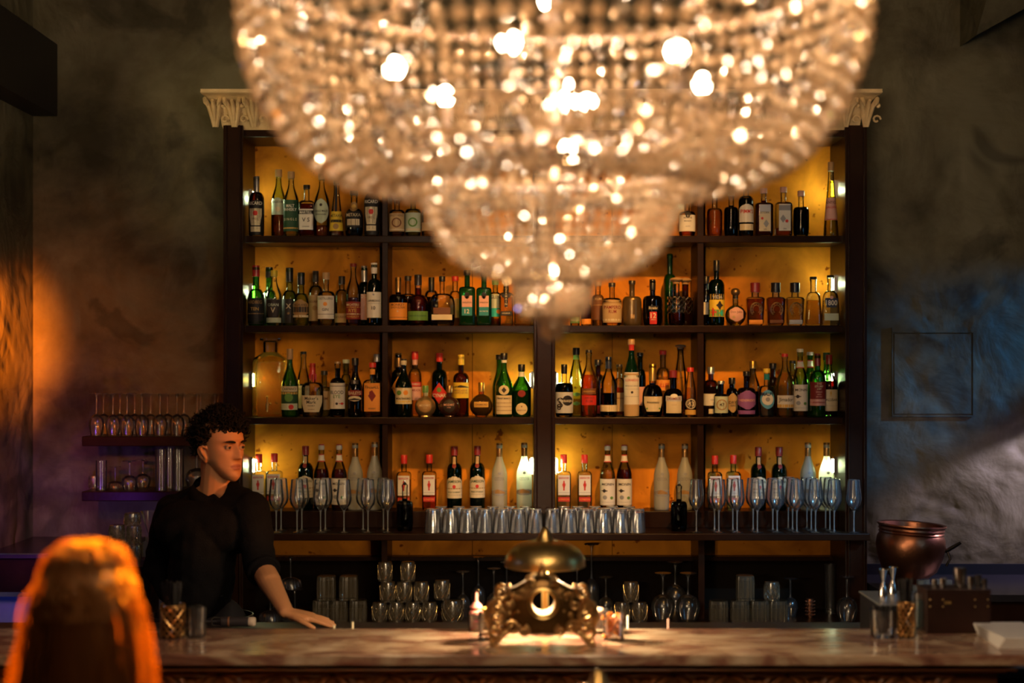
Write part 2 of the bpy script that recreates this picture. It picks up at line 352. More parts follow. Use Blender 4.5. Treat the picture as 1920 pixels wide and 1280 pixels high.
# carved cornice blocks: a cove with leaves
def cornice(px0, px1, endsign):
    m = MB(); x0, x1 = X(px0, 6.68), X(px1, 6.68); z0, z1 = Z(237, 6.7), Z(170, 6.7); h = z1-z0
    ys = [(0, 6.80), (.1, 6.79), (.45, 6.775), (.75, 6.72), (.88, 6.675), (.89, 6.66), (1, 6.655)]
    sh = [(.0, .075), (.1, .07), (.45, .06), (.75, .03), (.88, .012), (.89, 0), (1, 0)]
    vs = []; fs = []
    for (f, y), (_, s_) in zip(ys, sh):
        a = x0+(s_ if endsign < 0 else 0); b = x1-(s_ if endsign > 0 else 0)
        vs += [(a, y, z0+f*h), (b, y, z0+f*h), (b, WY-.003, z0+f*h), (a, WY-.003, z0+f*h)]
    for i in range(len(ys)-1):
        for k in range(4): fs.append((i*4+k, i*4+(k+1) % 4, i*4+4+(k+1) % 4, i*4+4+k))
    fs += [(3,2,1,0), tuple(len(vs)-4+k for k in range(4))]
    m.add(vs, fs, 0, False)
    n = int((x1-x0)/.085); 
    for i in range(n):
        c = x0+(i+.5)*(x1-x0)/n; 
        for q in (-1, 1):       # acanthus sides
            m.tube([(c+q*.006, 6.775, z0+.01), (c+q*.012, 6.765, z0+.3*h), (c+q*.022, 6.74, z0+.6*h), (c+q*.034, 6.70, z0+.78*h), (c+q*.030, 6.685, z0+.66*h), (c+q*.022, 6.70, z0+.58*h)],
                   [.008, .010, .011, .010, .008, .004], 7)
        m.tube([(c, 6.775, z0+.01), (c, 6.76, z0+.3*h), (c, 6.73, z0+.62*h), (c, 6.70, z0+.74*h)], [.006, .009, .012, .007], 7)
        e = c+(x1-x0)/n/2
        m.tube([(e+.02*math.cos(t)*(1-t/9), 6.765, z0+.26*h+.02*math.sin(t)*(1-t/9)) for t in [k*.7 for k in range(9)]], .005, 6)
        m.ball((e, 6.735, z0+.62*h), .012, 0, 8, 6)
    m.box(x0, x1, 6.65, 6.66, z0+.9*h, z0+.93*h)
    return m
cpart('cornice', cornice(378, 560, -1), GOLDC); cpart('cornice', cornice(560, 1460, 0), GOLDC); cpart('cornice', cornice(1460, 1652, 1), GOLDC)
# ---------------------------------------------------------------- small shelf lights
PUCK = pbr('light_lens', (.9,.95,.8), .3, emit=(.86, 1, .58), es=40)
def puck(px, py, side, pw):
    xi = {'l': xl1, 'cl': cx0, 'cr': cx1, 'r': xr0}[px]; s = 1 if px in ('l', 'cr') else -1
    z = Z(py, 7.0); t = thing('shelf_light', (xi, 6.985, z), side, 'light', 'small lights on the cabinet posts')
    MB().box(0, s*.012, -.022, .022, -.04, .04).build('housing', STEEL, t)
    o = MB().box(s*.012, s*.016, -.014, .014, -.03, .03).build('lens', PUCK, t)
    l = bpy.data.lights.new('shelf_lamp', 'POINT'); lo = bpy.data.objects.new('shelf_lamp', l); C.objects.link(lo); lo.parent = t
    lo.location = (s*.034, .03, 0); l.color = (.88, 1, .50); l.energy = pw; l.shadow_soft_size = .012
rowname = {0: 'top', 1: 'second', 2: 'third', 3: 'counter'}
for r_, (py, pl, pr_, pc) in enumerate(((372, .26, .42, 0), (548, .26, .38, 0), (712, .15, .30, .36), (872, .48, .46, .52))):
    puck('l', py, 'small box light on the post above the man, lighting the %s shelf bay' % rowname[r_], pl)
    puck('r', py-16 if r_ < 2 else py, 'small box light on the post nearest the copper pot, lighting the %s shelf bay' % rowname[r_], pr_)
    if pc:
        puck('cl', py, 'small box light on the man\'s side of the centre post, lighting the %s shelf' % rowname[r_], pc)
        puck('cr', py, 'small box light on the copper pot side of the centre post, lighting the %s shelf' % rowname[r_], pc)

def stage_lamp(loc, slope, above, label):
    t = thing('stage_lamp', loc, label, 'lamp', 'stage lamps beyond the end of the bar'); a = math.atan(slope); dx, dz = -math.cos(a), -math.sin(a)
    e = Vector((dx*.15, 0, dz*.15)); n = Vector((-dz, 0, dx))*(1 if not above else -1)
    if (n.z > 0) != above: n = -n
    f = MB(); far = e+n*.16; th = Vector((dx, 0, dz))*.002
    vs = [e+Vector((0,-.12,0)), e+Vector((0,.30,0)), far+Vector((0,.30,0)), far+Vector((0,-.12,0))]
    f.add([v-th for v in vs]+[v+th for v in vs], [(0,1,2,3),(7,6,5,4),(0,4,5,1),(1,5,6,2),(2,6,7,3),(3,7,4,0)], 0, False); f.build('barn_door', DARKM, t)  # unseen flap added to cut the beam into a shadow edge on the wall
    MB().box(.05, .25, -.09, .09, -.09, .09).build('housing', DARKM, t); MB().tube([(.15,0,.09),(.15,0,.35)], .012, 8).build('yoke', DARKM, t)
stage_lamp((3.30, 6.72, 2.35), .658, False, 'black stage lamp with blue beam hung beyond the end of the bar'); stage_lamp((2.98, 6.82, 1.828), .444, True, 'black stage lamp with white beam hung below the blue one')
# ---------------------------------------------------------------- lettering
_tx = {}
def text_tris(s):
    if s in _tx: return _tx[s]
    c = bpy.data.curves.new('t', 'FONT'); c.body = s; c.resolution_u = 2; c.offset = .012; c.space_line = .9; c.align_x = 'CENTER'
    o = bpy.data.objects.new('t', c); me = bpy.data.meshes.new_from_object(o)
    v = [(p.co.x, p.co.y) for p in me.vertices]; f = [tuple(q.vertices) for q in me.polygons]
    bpy.data.objects.remove(o); bpy.data.curves.remove(c); bpy.data.meshes.remove(me)
    x0 = min(a for a, b in v); x1 = max(a for a, b in v); y0 = min(b for a, b in v); y1 = max(b for a, b in v)
    v = [(a-(x0+x1)/2, b-(y0+y1)/2) for a, b in v]
    _tx[s] = (v, f, x1-x0, y1-y0); return _tx[s]
# ---------------------------------------------------------------- bottles
LIFT = .0006

SH = {  # body top, shoulder top, exponent, depth ratio, foot radius, shoulder curve, neck factor
 'std':  (.60, .75, 2, 1, .97, 1.0, 1), 'wine': (.60, .72, 2, 1, .97, 1.0, 1), 'burg': (.46, .80, 2, 1, .97, 2.0, 1),
 'slope':(.52, .84, 2, 1, .97, 1.5, 1), 'sq': (.64, .71, 6, .9, .96, .8, 1), 'flat': (.58, .70, 3.4, .6, .95, .9, 1),
 'tall': (.50, .92, 2, 1, .97, 1.6, 1), 'squat': (.54, .66, 2, .9, .9, .9, 1), 'horse': (.62, .68, 5, .7, .78, .8, 1.35),
 'bell': (.50, .70, 5, .7, 1.0, 1.2, 1.1), 'arch': (.42, .66, 3.4, .5, .95, .55, .9), 'pot': (.40, .62, 2, 1, .9, 1.0, 1.2)}
class Geo:
    def __init__(s, shape, hw, h, neckr):
        s.hw, s.h, s.shape = hw, h, shape; pr = []
        if shape == 'sphere':
            R0 = hw; zc = R0*.97
            pr = [(R0*.45, 0, 2, 1), (R0*.5, .001, 2, 1)]
            for k in range(1, 15):
                a = -1.15+k*(1.15+1.22)/14; r = R0*math.cos(a); pr.append((r, zc+R0*math.sin(a), 2, .8 if r > neckr*1.6 else 1))
            pr += [(neckr, pr[-1][1]+.004, 2, 1), (neckr, h, 2, 1)]
        elif shape == 'taper':
            pr = [(hw*.97, 0, 2, 1), (hw, .006, 2, 1)]+[(hw+(neckr-hw)*(f**1.15), .02*h+.78*h*f, 2, 1) for f in [k/8 for k in range(1, 9)]]+[(neckr, h, 2, 1)]
        else:
            bt, st, e, dr, br, sc, nf = SH[shape]; nr = neckr*nf
            pr = [(hw*br*.9, 0, e, dr), (hw*br*.98, .003, e, dr), (hw*(br*.5+.5), .014, e, dr)]
            for k in range(1, 5):
                f = k/4; r = hw*((br if shape in ('bell',) else 1)+0*f)
                if shape == 'bell': r = hw*(1-.16*f)
                if shape == 'horse': r = hw*(.86+.14*f)
                pr.append((r, .014+(bt*h-.014)*f, e, dr))
            top = pr[-1][0]
            for k in range(1, 9):
                f = k/8; q = math.cos(f*PI/2)**(1/sc) if sc >= 1 else math.cos(f*PI/2)**(.55)
                q = (1+math.cos(f*PI))/2 if sc >= 1.5 else q
                r = nr+(top-nr)*q
                ee = e+(2-e)*min(1, f*1.1); dd = dr+(1-dr)*f
                pr.append((r, h*(bt+(st-bt)*(f if sc >= 1.5 else math.sin(f*PI/2))), ee, dd))
            pr += [(nr*.97, h*(st+.3*(1-st)), 2, 1), (nr, h*.93, 2, 1), (nr*1.12, h*.94, 2, 1), (nr*1.12, h*.985, 2, 1), (nr*.9, h, 2, 1)]
        s.pr = pr
    def at(s, z):
        p = s.pr
        if z <= p[0][1]: return p[0]
        for a, b in zip(p, p[1:]):
            if a[1] <= z <= b[1] and b[1] > a[1]:
                f = (z-a[1])/(b[1]-a[1]); return tuple(a[i]+(b[i]-a[i])*f for i in range(4))
        return p[-1]
    def surf(s, x, z, off):
        r, _, e, dr = s.at(z); q = min(.999, abs(x)/(r+1e-9))
        return -(r*dr)*(1-q**e)**(1/e)-off
def half(shape, f, w):
    if shape == 'o': return w*math.sqrt(max(0, 1-(2*f-1)**2))
    if shape == 'd': return w*(1-abs(2*f-1))
    if shape == 'h': return w*min(1, .18+1.9*(1-abs(2*f-1)))
    if shape == 'a': return w*min(1, math.sqrt(max(0, 1-max(0, (f-.72)/.28)**2)))
    if shape == 's': return w*min(1, .72+.5*f)
    if shape == 'c': return w*min(1, .5+3*min(f, 1-f))
    return w
def label(name, g, z0, z1, wf, shp, col, texts, parent, mark=None):
    w_ = wf*g.hw; m = MB(); mats = [paper(col)]; NZ, NX = (12 if shp in 'odhac' else 5), 12; vs = []
    for i in range(NZ+1):
        z = z0+(z1-z0)*i/NZ; hwz = half(shp, min(.995, max(.005, i/NZ)), w_)
        r = g.at(z)[0]; hwz = min(hwz, r*.985)
        for k in range(NX+1):
            x = hwz*math.sin((k/NX-.5)*PI); vs.append((x, g.surf(x, z, .0009), z))
    fs = [(i*(NX+1)+k, i*(NX+1)+k+1, (i+1)*(NX+1)+k+1, (i+1)*(NX+1)+k) for i in range(NZ) for k in range(NX)]
    m.add(vs, fs, 0)
    for tx in texts:
        s_, fy, fh, c = tx[:4]; fx = tx[4] if len(tx) > 4 else 0
        if paper(c) not in mats: mats.append(paper(c))
        mi = mats.index(paper(c)); zc = z1-(z1-z0)*fy
        if s_.startswith('#'):      # plain marks: band, disc, figure, hills
            kind = s_[1:]; q = []; hh = fh*(z1-z0)/2
            if kind == 'band': rows = [(1, -1), (1, 1)]
            elif kind == 'disc': rows = [(math.cos(a)*hh/w_, math.sin(a)) for a in [(-.5+k/8)*PI for k in range(9)]]
            elif kind == 'fig': rows = [(a*hh/w_, b) for a, b in ((.10,-1),(.18,-.8),(.12,-.6),(.22,-.2),(.34,.1),(.26,.45),(.12,.5),(.16,.65),(.14,.85),(.05,1))]
            elif kind == 'dia': rows = [(.02, -1), (.5, 0), (.02, 1)]
            elif kind == 'hill': rows = [(.97, -1), (.9, -.2), (.6, .3), (.3, .6), (.1, 1)]
            vs = []; 
            for a, b in rows:
                z = zc+b*hh; lim = min(w_*a, g.at(z)[0]*.98)
                for k in range(9):
                    x = fx*w_+lim*math.sin((k/8-.5)*PI); x = max(-g.at(z)[0]*.985, min(g.at(z)[0]*.985, x)); vs.append((x, g.surf(x, z, .0014), z))
            m.add(vs, [(i*9+k, i*9+k+1, (i+1)*9+k+1, (i+1)*9+k) for i in range(len(rows)-1) for k in range(8)], mi)
            continue
        v, f, tw, th = text_tris(s_); H_ = fh*(z1-z0); W_ = 1.72*w_*(1-abs(fx))
        sc = H_/th; sx = min(sc, W_/tw)
        if sx < sc*.8: sc = sx*1.25
        pts = []
        for a, b in v:
            x = fx*w_+a*sx; x = max(-g.hw*.97, min(g.hw*.97, x)); z = zc+b*sc; r = g.at(z)[0]; x = max(-r*.97, min(r*.97, x))
            pts.append((x, g.surf(x, z, .0021), z))
        m.add(pts, f, mi, False)
    return m.build(name, mats, parent)
ROWS = {'A': (zA, 441, 6.885), 'B': (zB, 609, 6.885), 'C': (zC, 782, 6.885), 'S': (zS, 957, 7.0), 'D': (zD, 998, 6.80)}
GROUP = {'A': 'bottles on the top shelf', 'B': 'bottles on the second shelf', 'C': 'bottles on the third shelf', 'S': 'bottles on the raised step', 'D': 'dark bottles standing before the step'}
BTL = []; CLASH = []
BAYS = [(xl1, dv[0][0]), (dv[0][1], cx0), (cx1, dv[1][0]), (dv[1][1], xr0)]
def bottle(row, x, top, w, shape, gl, liq, lvl, cap, cappx, labels, desc, back=0, extra=None, noun='bottle'):
    z0, base, d0 = ROWS[row]; d = d0+back*.135; zt = Z(top, d); h = zt-z0; px = d/F
    hw = w/2*px; xw = X(x, d); d = min(d, BK-.006-hw)
    for a_, b_ in BAYS:
        if a_-.03 < xw < b_+.03: xw = min(max(xw, a_+hw+.002), b_-hw-.002)
    for r2, x2, d2, h2, _d in BTL:
        if r2 == row and math.hypot(x2-xw, d2-d) < hw+h2+.001 and abs(x2-xw) < hw+h2:
            g_ = math.sqrt(max(0, (hw+h2+.0015)**2-(x2-xw)**2)); dn = d2+(g_ if d >= d2 else -g_)
            if FR+hw-.012 < dn < BK-.005-hw: d = dn
            else: CLASH.append((desc[:30], _d[:30]))
    t = thing('liquor_bottle', (xw, d, z0), desc+' '+noun if noun not in desc else desc, 'bottle', GROUP[row])
    hw = w/2*px; BTL.append((row, xw, d, hw, desc)); ch = cappx*px
    g = Geo(shape, hw, h-(.004 if cap else 0), min(5.2*px, hw*.6))
    MB().lathe(g.pr, 28).build('glass_body', glass_of(gl), t)
    if liq:
        zl = lvl*h; ip = [(p[0]*.90, max(p[1], .007), p[2], p[3]) for p in g.pr if p[1] < zl]+[(lambda q: (q[0]*.90, zl, q[2], q[3]))(g.at(zl))]
        ip = [q for i, q in enumerate(ip) if i == 0 or q[1] > ip[i-1][1]+1e-5]
        MB().lathe(ip, 24).build('liquid', liquid(liq), t)
    if cap:
        nr = g.at(h-ch*.5)[0]*1.12 if shape != 'horse' else g.at(h*.97)[0]*1.25
        if shape == 'taper': nr = g.at(h*.97)[0]*1.12
        z = h-ch; c = MB()
        if cap[0] == '*':      # ball stopper
            k = cap[1:]; c.lathe([(nr*.8, z), (nr*.9, z+.25*ch)]+[(nr*1.55*math.cos(a), z+.62*ch+.38*ch*math.sin(a)) for a in (-1.1,-.6,0,.5,1,1.45)], 20)
        else:
            k = cap; c.lathe([(nr, z), (nr, h-.002), (nr*.9, h), (nr*.4, h+.0003)], 20)
        c.build('cap', plast(k), t)
    for i, L in enumerate(labels):
        y0, y1, wf, shp, col = L[:5]; tx = L[5] if len(L) > 5 else []
        za = max(.001, Z(y1, d)-z0); zb = min(h*.995, Z(y0, d)-z0)
        if base == 441: za = max(za-.004, .002)
        nm = 'neck_label' if za > h*.66 else 'label'
        label(nm, g, za, zb, wf, shp, col, tx, t)
    if extra: extra(t, g, h, hw)
    return t
def glass_of(k):
    if k == 'goldm': return pbr('gold_coated_glass', (.70,.52,.24), .3, .9)
    if k == 'choc': return pbr('brown_coated_glass', (.035,.012,.008), .2, 0, .6)
    if k == 'bronzeglass': return pbr('bronze_coated_glass', (.16,.10,.035), .3, .6)
    if k == 'cwhite': return pbr('white_wrap', (.62,.62,.52), .5)
    return G[k]
B = bottle
T = lambda *a: [tuple(a)]
def rings(t, g, h, hw):
    for s in (-1, 1):
        MB().tube([(s*(hw*.62)+.013*math.cos(k*PI/6), 0, h*.56+.013*math.sin(k*PI/6)) for k in range(12)], .0028, 6, closed=True).build('ring_handle', G['drink'], t)
def wax(t, g, h, hw):
    m = MB(); nr = g.at(h*.85)[0]*1.15
    for k in range(7):
        a = -2.6+k*.7; l = .02+.02*((k*37) % 5)/5
        m.tube([(nr*math.cos(a), nr*math.sin(a), h*.80), (nr*1.02*math.cos(a), nr*1.02*math.sin(a), h*.80-l)], [.0035, .003], 6)
    m.build('wax_drip', plast('red'), t)
# ---- top shelf
ric = [(377,386,.96,'c','black',[('RICARD',.5,.62,'white')]), (386,440,.93,'r','black'), (392,422,.78,'s','cream',[('#disc',.28,.3,'red'),('1932',.62,.14,'brown')]), (426,434,.62,'r','cream')]
B('A',481,331,29,'std','clear','dark',.80,'silver',29,ric,'dark aniseed bottle with silver cap and cream shield label, beside the post above the man')
B('A',522.5,318,28,'slope','pale','whisky',.34,'cork',14,[(372,402,.86,'a','pale',[('CALEDON',.25,.2,'dark'),('#disc',.68,.3,'cream')])],'clear tall whisky bottle with a cork and pale rounded label, lowest in amber liquid',.75)
B('A',546,322,29,'slope','clear','gold',.2,'cork',13,[(376,433,.94,'r','dgreen',[('MALT\nWHISKY',.25,.22,'white'),('S I N G L E',.62,.1,'cream'),('#band',.9,.04,'gold')])],'clear slender bottle with cork and tall dark green wrap label')
B('A',574,346,28,'sq','clear','red',.63,'dark',8,[(393,430,.95,'r','white',[('#band',.16,.18,'black'),('MARTELL',.16,.13,'white'),('V S',.52,.2,'dark'),('COGNAC',.85,.06,'dark')])],'square cognac bottle with white label and dark cap, beside the green wrapped one')
B('A',602,323,29,'slope','clear','whisky',.18,'cork',13,[(374,418,.93,'o','pale',[('#disc',.25,.12,'dark'),('SINGLE MALT',.5,.1,'dark'),('HIGHLAND',.64,.06,'dark')])],'clear bottle with cork and large oval pale label',.15)
B('A',631,338,28,'taper','clear','whisky',.22,'dark',8,[(397,432,.95,'r','yellow',[('METAXA',.22,.26,'dark'),('#band',.5,.14,'black'),('#disc',.78,.3,'bronze')]),(345,396,.16,'r','black')],'tapering brandy bottle with bright yellow label and black ribbon',.1)
B('A',664,357,34,'pot','clear','cola',.62,'dark',9,[(396,426,.92,'r','black',[('METAXA',.26,.28,'cream')]),(412,422,.68,'r','cream'),(379,396,.5,'o','bronze',[('#disc',.5,.5,'gold')])],'round shouldered dark brandy bottle with black label and bronze seal')
ric2 = [(374,383,.96,'c','black',[('RICARD',.5,.62,'white')]), (383,440,.93,'r','black'), (389,420,.78,'s','cream',[('#disc',.28,.3,'red'),('1932',.62,.14,'brown')]), (424,432,.62,'r','cream')]
B('A',697,333,29,'std','clear','dark',.80,'silver',29,ric2,'dark aniseed bottle with cream shield label against the divider under the chandelier edge')
B('A',743,366,30,'squat','clear','whisky',.55,'cork',8,[(401,433,.94,'r','tan',[('BROTHERS',.12,.12,'brown'),('#disc',.52,.55,'brown'),('#disc',.52,.4,'tan'),('#band',.9,.06,'cream')])],'amber bottle with tan crest label, first past the divider on the top shelf')
B('A',774,362,31,'squat','pale','gold',.25,'cork',9,[(400,434,.93,'r','pale',[('#disc',.5,.5,'green'),('#disc',.5,.34,'pale'),('#band',.88,.12,'cream')])],'pale green bottle with faded green crest label under the chandelier edge')
B('A',803,372,26,'std','clear','gold',.18,'cork',9,[(418,432,.9,'r','tan')],'clear bottle almost hidden by the chandelier at the top shelf')
B('A',1288,371,32,'squat','clear','orange',.16,'dark',9,[(404,433,.95,'r','white',[('RESERVE',.18,.1,'dark'),('BRANDY',.38,.08,'dark'),('AGED',.7,.08,'grey')]),(395,408,.36,'o','black')],'clear brandy bottle with white label and black wax seal beside the divider')
B('A',1340,362,29,'squat','clear','amber',.64,'dark',8,[],'unlabelled bottle of bright amber spirit past the divider')
B('A',1371,358,27,'squat','clear','cola',.68,'cork',9,[],'unlabelled bottle of black liqueur beside the amber one',.1)
B('A',1398,336,28,'wine','clear','cola',.66,'silver',9,[(384,416,.95,'a','white',[("PIMM'S",.4,.34,'red')]),(421,431,.9,'r','cream')],'dark fruit cup bottle with white label and red lettering')
pl_ = [('#band',.14,.26,'lgrey'),('STORK',.3,.08,'navy'),('#disc',.52,.10,'red',-.5),('#dia',.72,.3,'grey',.2),('GIN',.93,.05,'dark')]
B('A',1432,353,33,'sq','clear','red',.74,'pink',10,[(385,433,.64,'r','cream',pl_)],'square bottle of deep red sloe spirit with grey picture label')
B('A',1469,351,31,'sq','clear','orange',.16,'pink',10,[(384,432,.70,'r','white',[('#band',.14,.2,'grey'),('#dia',.55,.3,'grey',-.3),('#disc',.64,.12,'red',.35),('GIN',.93,.05,'dark')])],'square clear bottle with white picture label and red dot')
B('A',1502,358,30,'squat','clear','cola',.63,'pink',10,[],'unlabelled bottle of black liqueur with pale cork, on its own beside the picture labels')
B('A',1558,304,28,'taper','clear','yellow',.74,'cork',17,[(372,412,.96,'r','pink',[('ANTICO',.2,.12,'brown'),('GALLIANO',.42,.2,'red'),('#band',.97,.03,'red')])],'very tall tapering yellow liqueur bottle lit by the post lamp')
# ---- second shelf
B('B',476,498,32,'pot','green','clear',.1,'red',21,[(559,608,.95,'r','black',[('ARDBEG',.16,.16,'bronze'),('TEN',.42,.12,'gold'),('#band',.6,.03,'bronze')])],'green whisky bottle with tall red cap and black label')
B('B',505,501,28,'pot','green',None,0,'black',20,[(560,608,.93,'r','black')],'green whisky bottle with black cap behind the clear one with the cork',1)
B('B',514,507,29,'slope','clear','clear',.5,'yellow',11,[(562,595,.9,'s','dark',[('OBAN',.3,.16,'pale'),('V',.6,.3,'cream')]),(596,605,.95,'r','pale')],'clear bottle with yellow stopper and dark arrow label')
B('B',543,502,29,'pot','pale','clear',.3,'black',26,[(561,606,.93,'r','dark',[('X',.3,.2,'cream'),('#disc',.6,.1,'bronze')])],'pale green bottle with large black cap and dark label',.55)
B('B',564.5,511,30,'pot','pale','gold',.4,'black',23,[(562,596,.95,'h','bronze',[('HIGHLAND',.3,.14,'dark'),('#band',.55,.3,'dark'),('#band',.92,.12,'cream')])],'pale bottle with black cap and bronze pointed label')
B('B',592,508,27,'std','clear','amber',.35,'dark',20,[(554,602,.92,'r','tan',[('BOURBON',.25,.14,'brown'),('#disc',.5,.2,'bronze')])],'amber bourbon bottle with dark cap and tan label, behind the white arched label',.95)
B('B',611.5,511,33,'squat','clear','gold',.3,'cork',13,[(555,598,.93,'r','white',[('DISTILLERS',.12,.1,'dark'),('#disc',.36,.18,'orange'),('GIN',.6,.12,'dark'),('#band',.8,.02,'dark')])],'broad clear bottle with cork and off white label in the middle of the bay')
B('B',641,518,26,'std','clear','amber',.22,'dark',15,[(588,605,.95,'r','tan',[('BOURBON',.4,.3,'brown')])],'slim clear bottle with dark cap and low tan label',.75)
B('B',662.5,494,28,'slope','clear','red',.45,'dred',6,[(566,599,.98,'r','dred',[('MICHTERS',.18,.16,'cream'),('#band',.32,.04,'gold'),('RYE',.5,.2,'gold'),('#band',.7,.06,'cream'),('WHISKEY',.85,.14,'gold')])],'tall bottle with dark red and gold label')
B('B',683,499,25,'std','dgreen',None,0,'silver',29,[(552,600,.95,'r','pink',[('OC',.08,.14,'white')])],'dark bottle with long silver cap, half behind the white labelled malt',.95)
B('B',701.5,493,28,'std','dgreen',None,0,'white',20,[(548,596,.97,'r','white',[('#disc',.1,.08,'grey'),('LAPHROAIG',.34,.13,'dark'),('10',.62,.14,'dark'),('#band',.45,.012,'grey')])],'dark green malt bottle with white cap and white label against the divider')
B('B',744.5,520,35,'squat','clear','dark',.72,'bronze',28,[(568,600,.97,'r','orange',[('MONKEY',.12,.14,'brown'),('SHOULDER',.28,.12,'brown'),('#disc',.5,.08,'cream'),('#band',.85,.03,'brown')])],'dark amber bottle with orange cream label, first past the divider on the second shelf')
B('B',765,517.5,30,'squat','clear','dark',.6,'dark',9,[],'plain dark bottle behind the orange labelled one',1)
B('B',784,515,39,'pot','clear','red',.74,'dark',20,[(584,601,.96,'r','green',[('HIGH RYE BOURBON',.5,.4,'dgreen')])],'broad shouldered red brown bottle with a green band label')
B('B',809,520,26,'std','clear','dark',.6,'black',28,[],'slim bottle with black neck between the two broad ones',1)
B('B',829,518,48,'arch','clear','dark',.22,'black',10,[(590,600,.80,'r','cream'),(577,589,.66,'r','brown')],'very broad arched clear flask with low cream label')
B('B',853.5,518,22,'wine','clear','gold',.5,'red',9,[(560,596,.9,'r','gold')],'gold bottle with red cap behind the broad arched flask',1)
si = lambda b: [(555,576,.62,'r','pink',[('SINGLETON',.6,.3,'dark')]),(576,592,.62,'r','teal',[(b,.5,.5 if b == '12' else .22,'white')]),(548,561,.3,'o','black')]
B('B',876,506,31,'sq','teal','gold',.3,'black',10,si('12'),'square shouldered green bottle with pink and teal label reading 12')
B('B',907.5,508,29,'sq','teal','gold',.3,'black',10,si('MALT MASTER'),'square shouldered green bottle with teal band, second beside the one reading 12')
B('B',928.5,524,22,'std','pale','orange',.16,'green',9,[(552,578,.92,'r','pale',[('GLEN',.2,.3,'dark')]),(578,594,.92,'r','turq',[('#disc',.4,.5,'orange',.6)])],'slim pale green bottle with turquoise lower label')
B('B',949,522,27,'sq','clear','gold',.6,'black',9,[(528,576,.3,'s','black',[('S\nT\nG\nE\nR\nM\nA\nI\nN',.48,.9,'cream')]),(544,560,.75,'o','black'),(584,592,.8,'r','black',[('LIQUEUR',.5,.4,'cream')])],'square elderflower liqueur bottle with narrow black ribbon label')
B('B',983,528,36,'sq','clear','gold',.62,'cork',8,[],'wide square decanter of golden spirit beneath the chandelier tip')
B('B',1078,545,19,'std','clear','yellow',.7,'yellow',8,[(594,606,.95,'r','green',[('MELON',.5,.5,'cream')])],'small yellow bottle with green label beneath the chandelier tip',.3)
B('B',1099,555,20,'std','clear','red',.7,'red',8,[(598,608,.9,'r','orange')],'small red bottle with orange label beneath the chandelier')
B('B',1121,528,24,'wine','clear','gold',.3,'cork',8,[(554,600,.96,'r','brown',[('#band',.4,.03,'bronze'),('RUM',.15,.1,'tan')])],'bottle with wide brown label beside the antique map label',.6)
B('B',1147.5,530,37,'squat','clear','gold',.3,'dark',8,[(563,605,.97,'r','tan',[('PAMPERO\nRUM',.42,.34,'dred'),('#band',.12,.04,'bronze'),('#band',.88,.08,'cream')])],'broad rum bottle with antique tan label and red lettering')
B('B',1185,526,36,'squat','bronzeglass',None,0,'dark',7,[(590,598,.2,'r','bronze',[('XO',.5,2.2,'cream')])],'squat bronze rum bottle marked with large pale letters')
B('B',1223.5,524,37,'squat','black',None,0,'black',20,[(574,582,.5,'r','black',[('Dictador',.5,.8,'cream')]),(585,608,.36,'r','red',[('12',.3,.4,'cream'),('AÑOS',.62,.12,'cream')])],'squat black rum bottle with a small red label reading 12')
B('B',1256,476,24,'wine','green','gold',.5,None,0,[],'tallest green bottle without a cap, behind the cut glass bottle',1)
def cross(t, g, h, hw):
    m = MB()
    for zf in (.3, .42, .54):
        for k in range(10):
            a = -PI+k*PI/5; r = hw*1.0
            m.tube([(r*math.cos(a), r*math.sin(a), h*zf-.012), (r*1.02*math.cos(a+.3), r*1.02*math.sin(a+.3), h*zf), (r*math.cos(a+.6), r*math.sin(a+.6), h*zf+.012)], .0018, 5)
            m.tube([(r*math.cos(a+.6), r*math.sin(a+.6), h*zf-.012), (r*1.02*math.cos(a+.3), r*1.02*math.sin(a+.3), h*zf), (r*math.cos(a), r*math.sin(a), h*zf+.012)], .0018, 5)
    m.build('cut_ornament', G['drink'], t)
B('B',1268,520,32,'pot','clear','red',.27,'*cork',12,[],'cut glass bottle with low red spirit and a knob stopper',0,cross)
B('B',1293.5,521,30,'pot','brown','red',.6,'*cork',12,[],'dark red cut glass bottle with knob stopper against the divider',.75,cross)
B('B',1324,518,22,'std','black',None,0,'black',14,[(567,590,.7,'r','white')],'black bottle with small white label behind the colourful wine bottle',1)
B('B',1343.5,488,30,'wine','dgreen',None,0,'black',20,[(552,594,.95,'r','yellow',[('#band',.12,.26,'dark'),('VIDA',.13,.14,'lgrey'),('#dia',.5,.4,'dark',.3),('#band',.84,.3,'green'),('#dia',.8,.4,'red',-.6),('#dia',.84,.3,'turq',.6)])],'dark wine shaped mezcal bottle with multicoloured label')
B('B',1379,540,39,'sphere','pale','gold',.6,'*bronze',20,[(576,603,.66,'h','pink',[('Don Julio',.36,.2,'brown'),('#disc',.7,.2,'tan',-.4)])],'squat round tequila bottle with ball stopper and eight sided label')
def shoe(t, g, h, hw):
    m = MB(); c = h*.37; R0 = hw*.62; yy = -hw*.7-.002
    m.tube([(R0*math.cos(a), yy, c+R0*1.15*math.sin(a)) for a in [(-.28+1.56*k/16)*PI for k in range(17)]], .0035, 6)
    m.tube([(R0*.62*math.cos(a), yy, c+R0*.75*math.sin(a)) for a in [(-.28+1.56*k/16)*PI for k in range(17)]], .002, 6)
    for k in range(9):
        a = (-.2+1.4*k/8)*PI; m.ball((R0*.82*math.cos(a), yy, c+R0*.95*math.sin(a)), .0022, 0, 6, 4)
    m.build('horseshoe_emblem', pbr('antique_gold', (.75,.55,.28), .3, 1), t)
B('B',1416,530,34,'horse','clear','whisky',.62,'dred',18,[(600,608,.75,'r','orange')],'square tequila bottle with horseshoe emblem, red cap and orange base label',0,shoe)
B('B',1454.5,530,35,'horse','clear','whisky',.66,'black',18,[(600,606,.72,'r','brown')],'square tequila bottle with horseshoe emblem, black cap and brown base label',0,shoe)
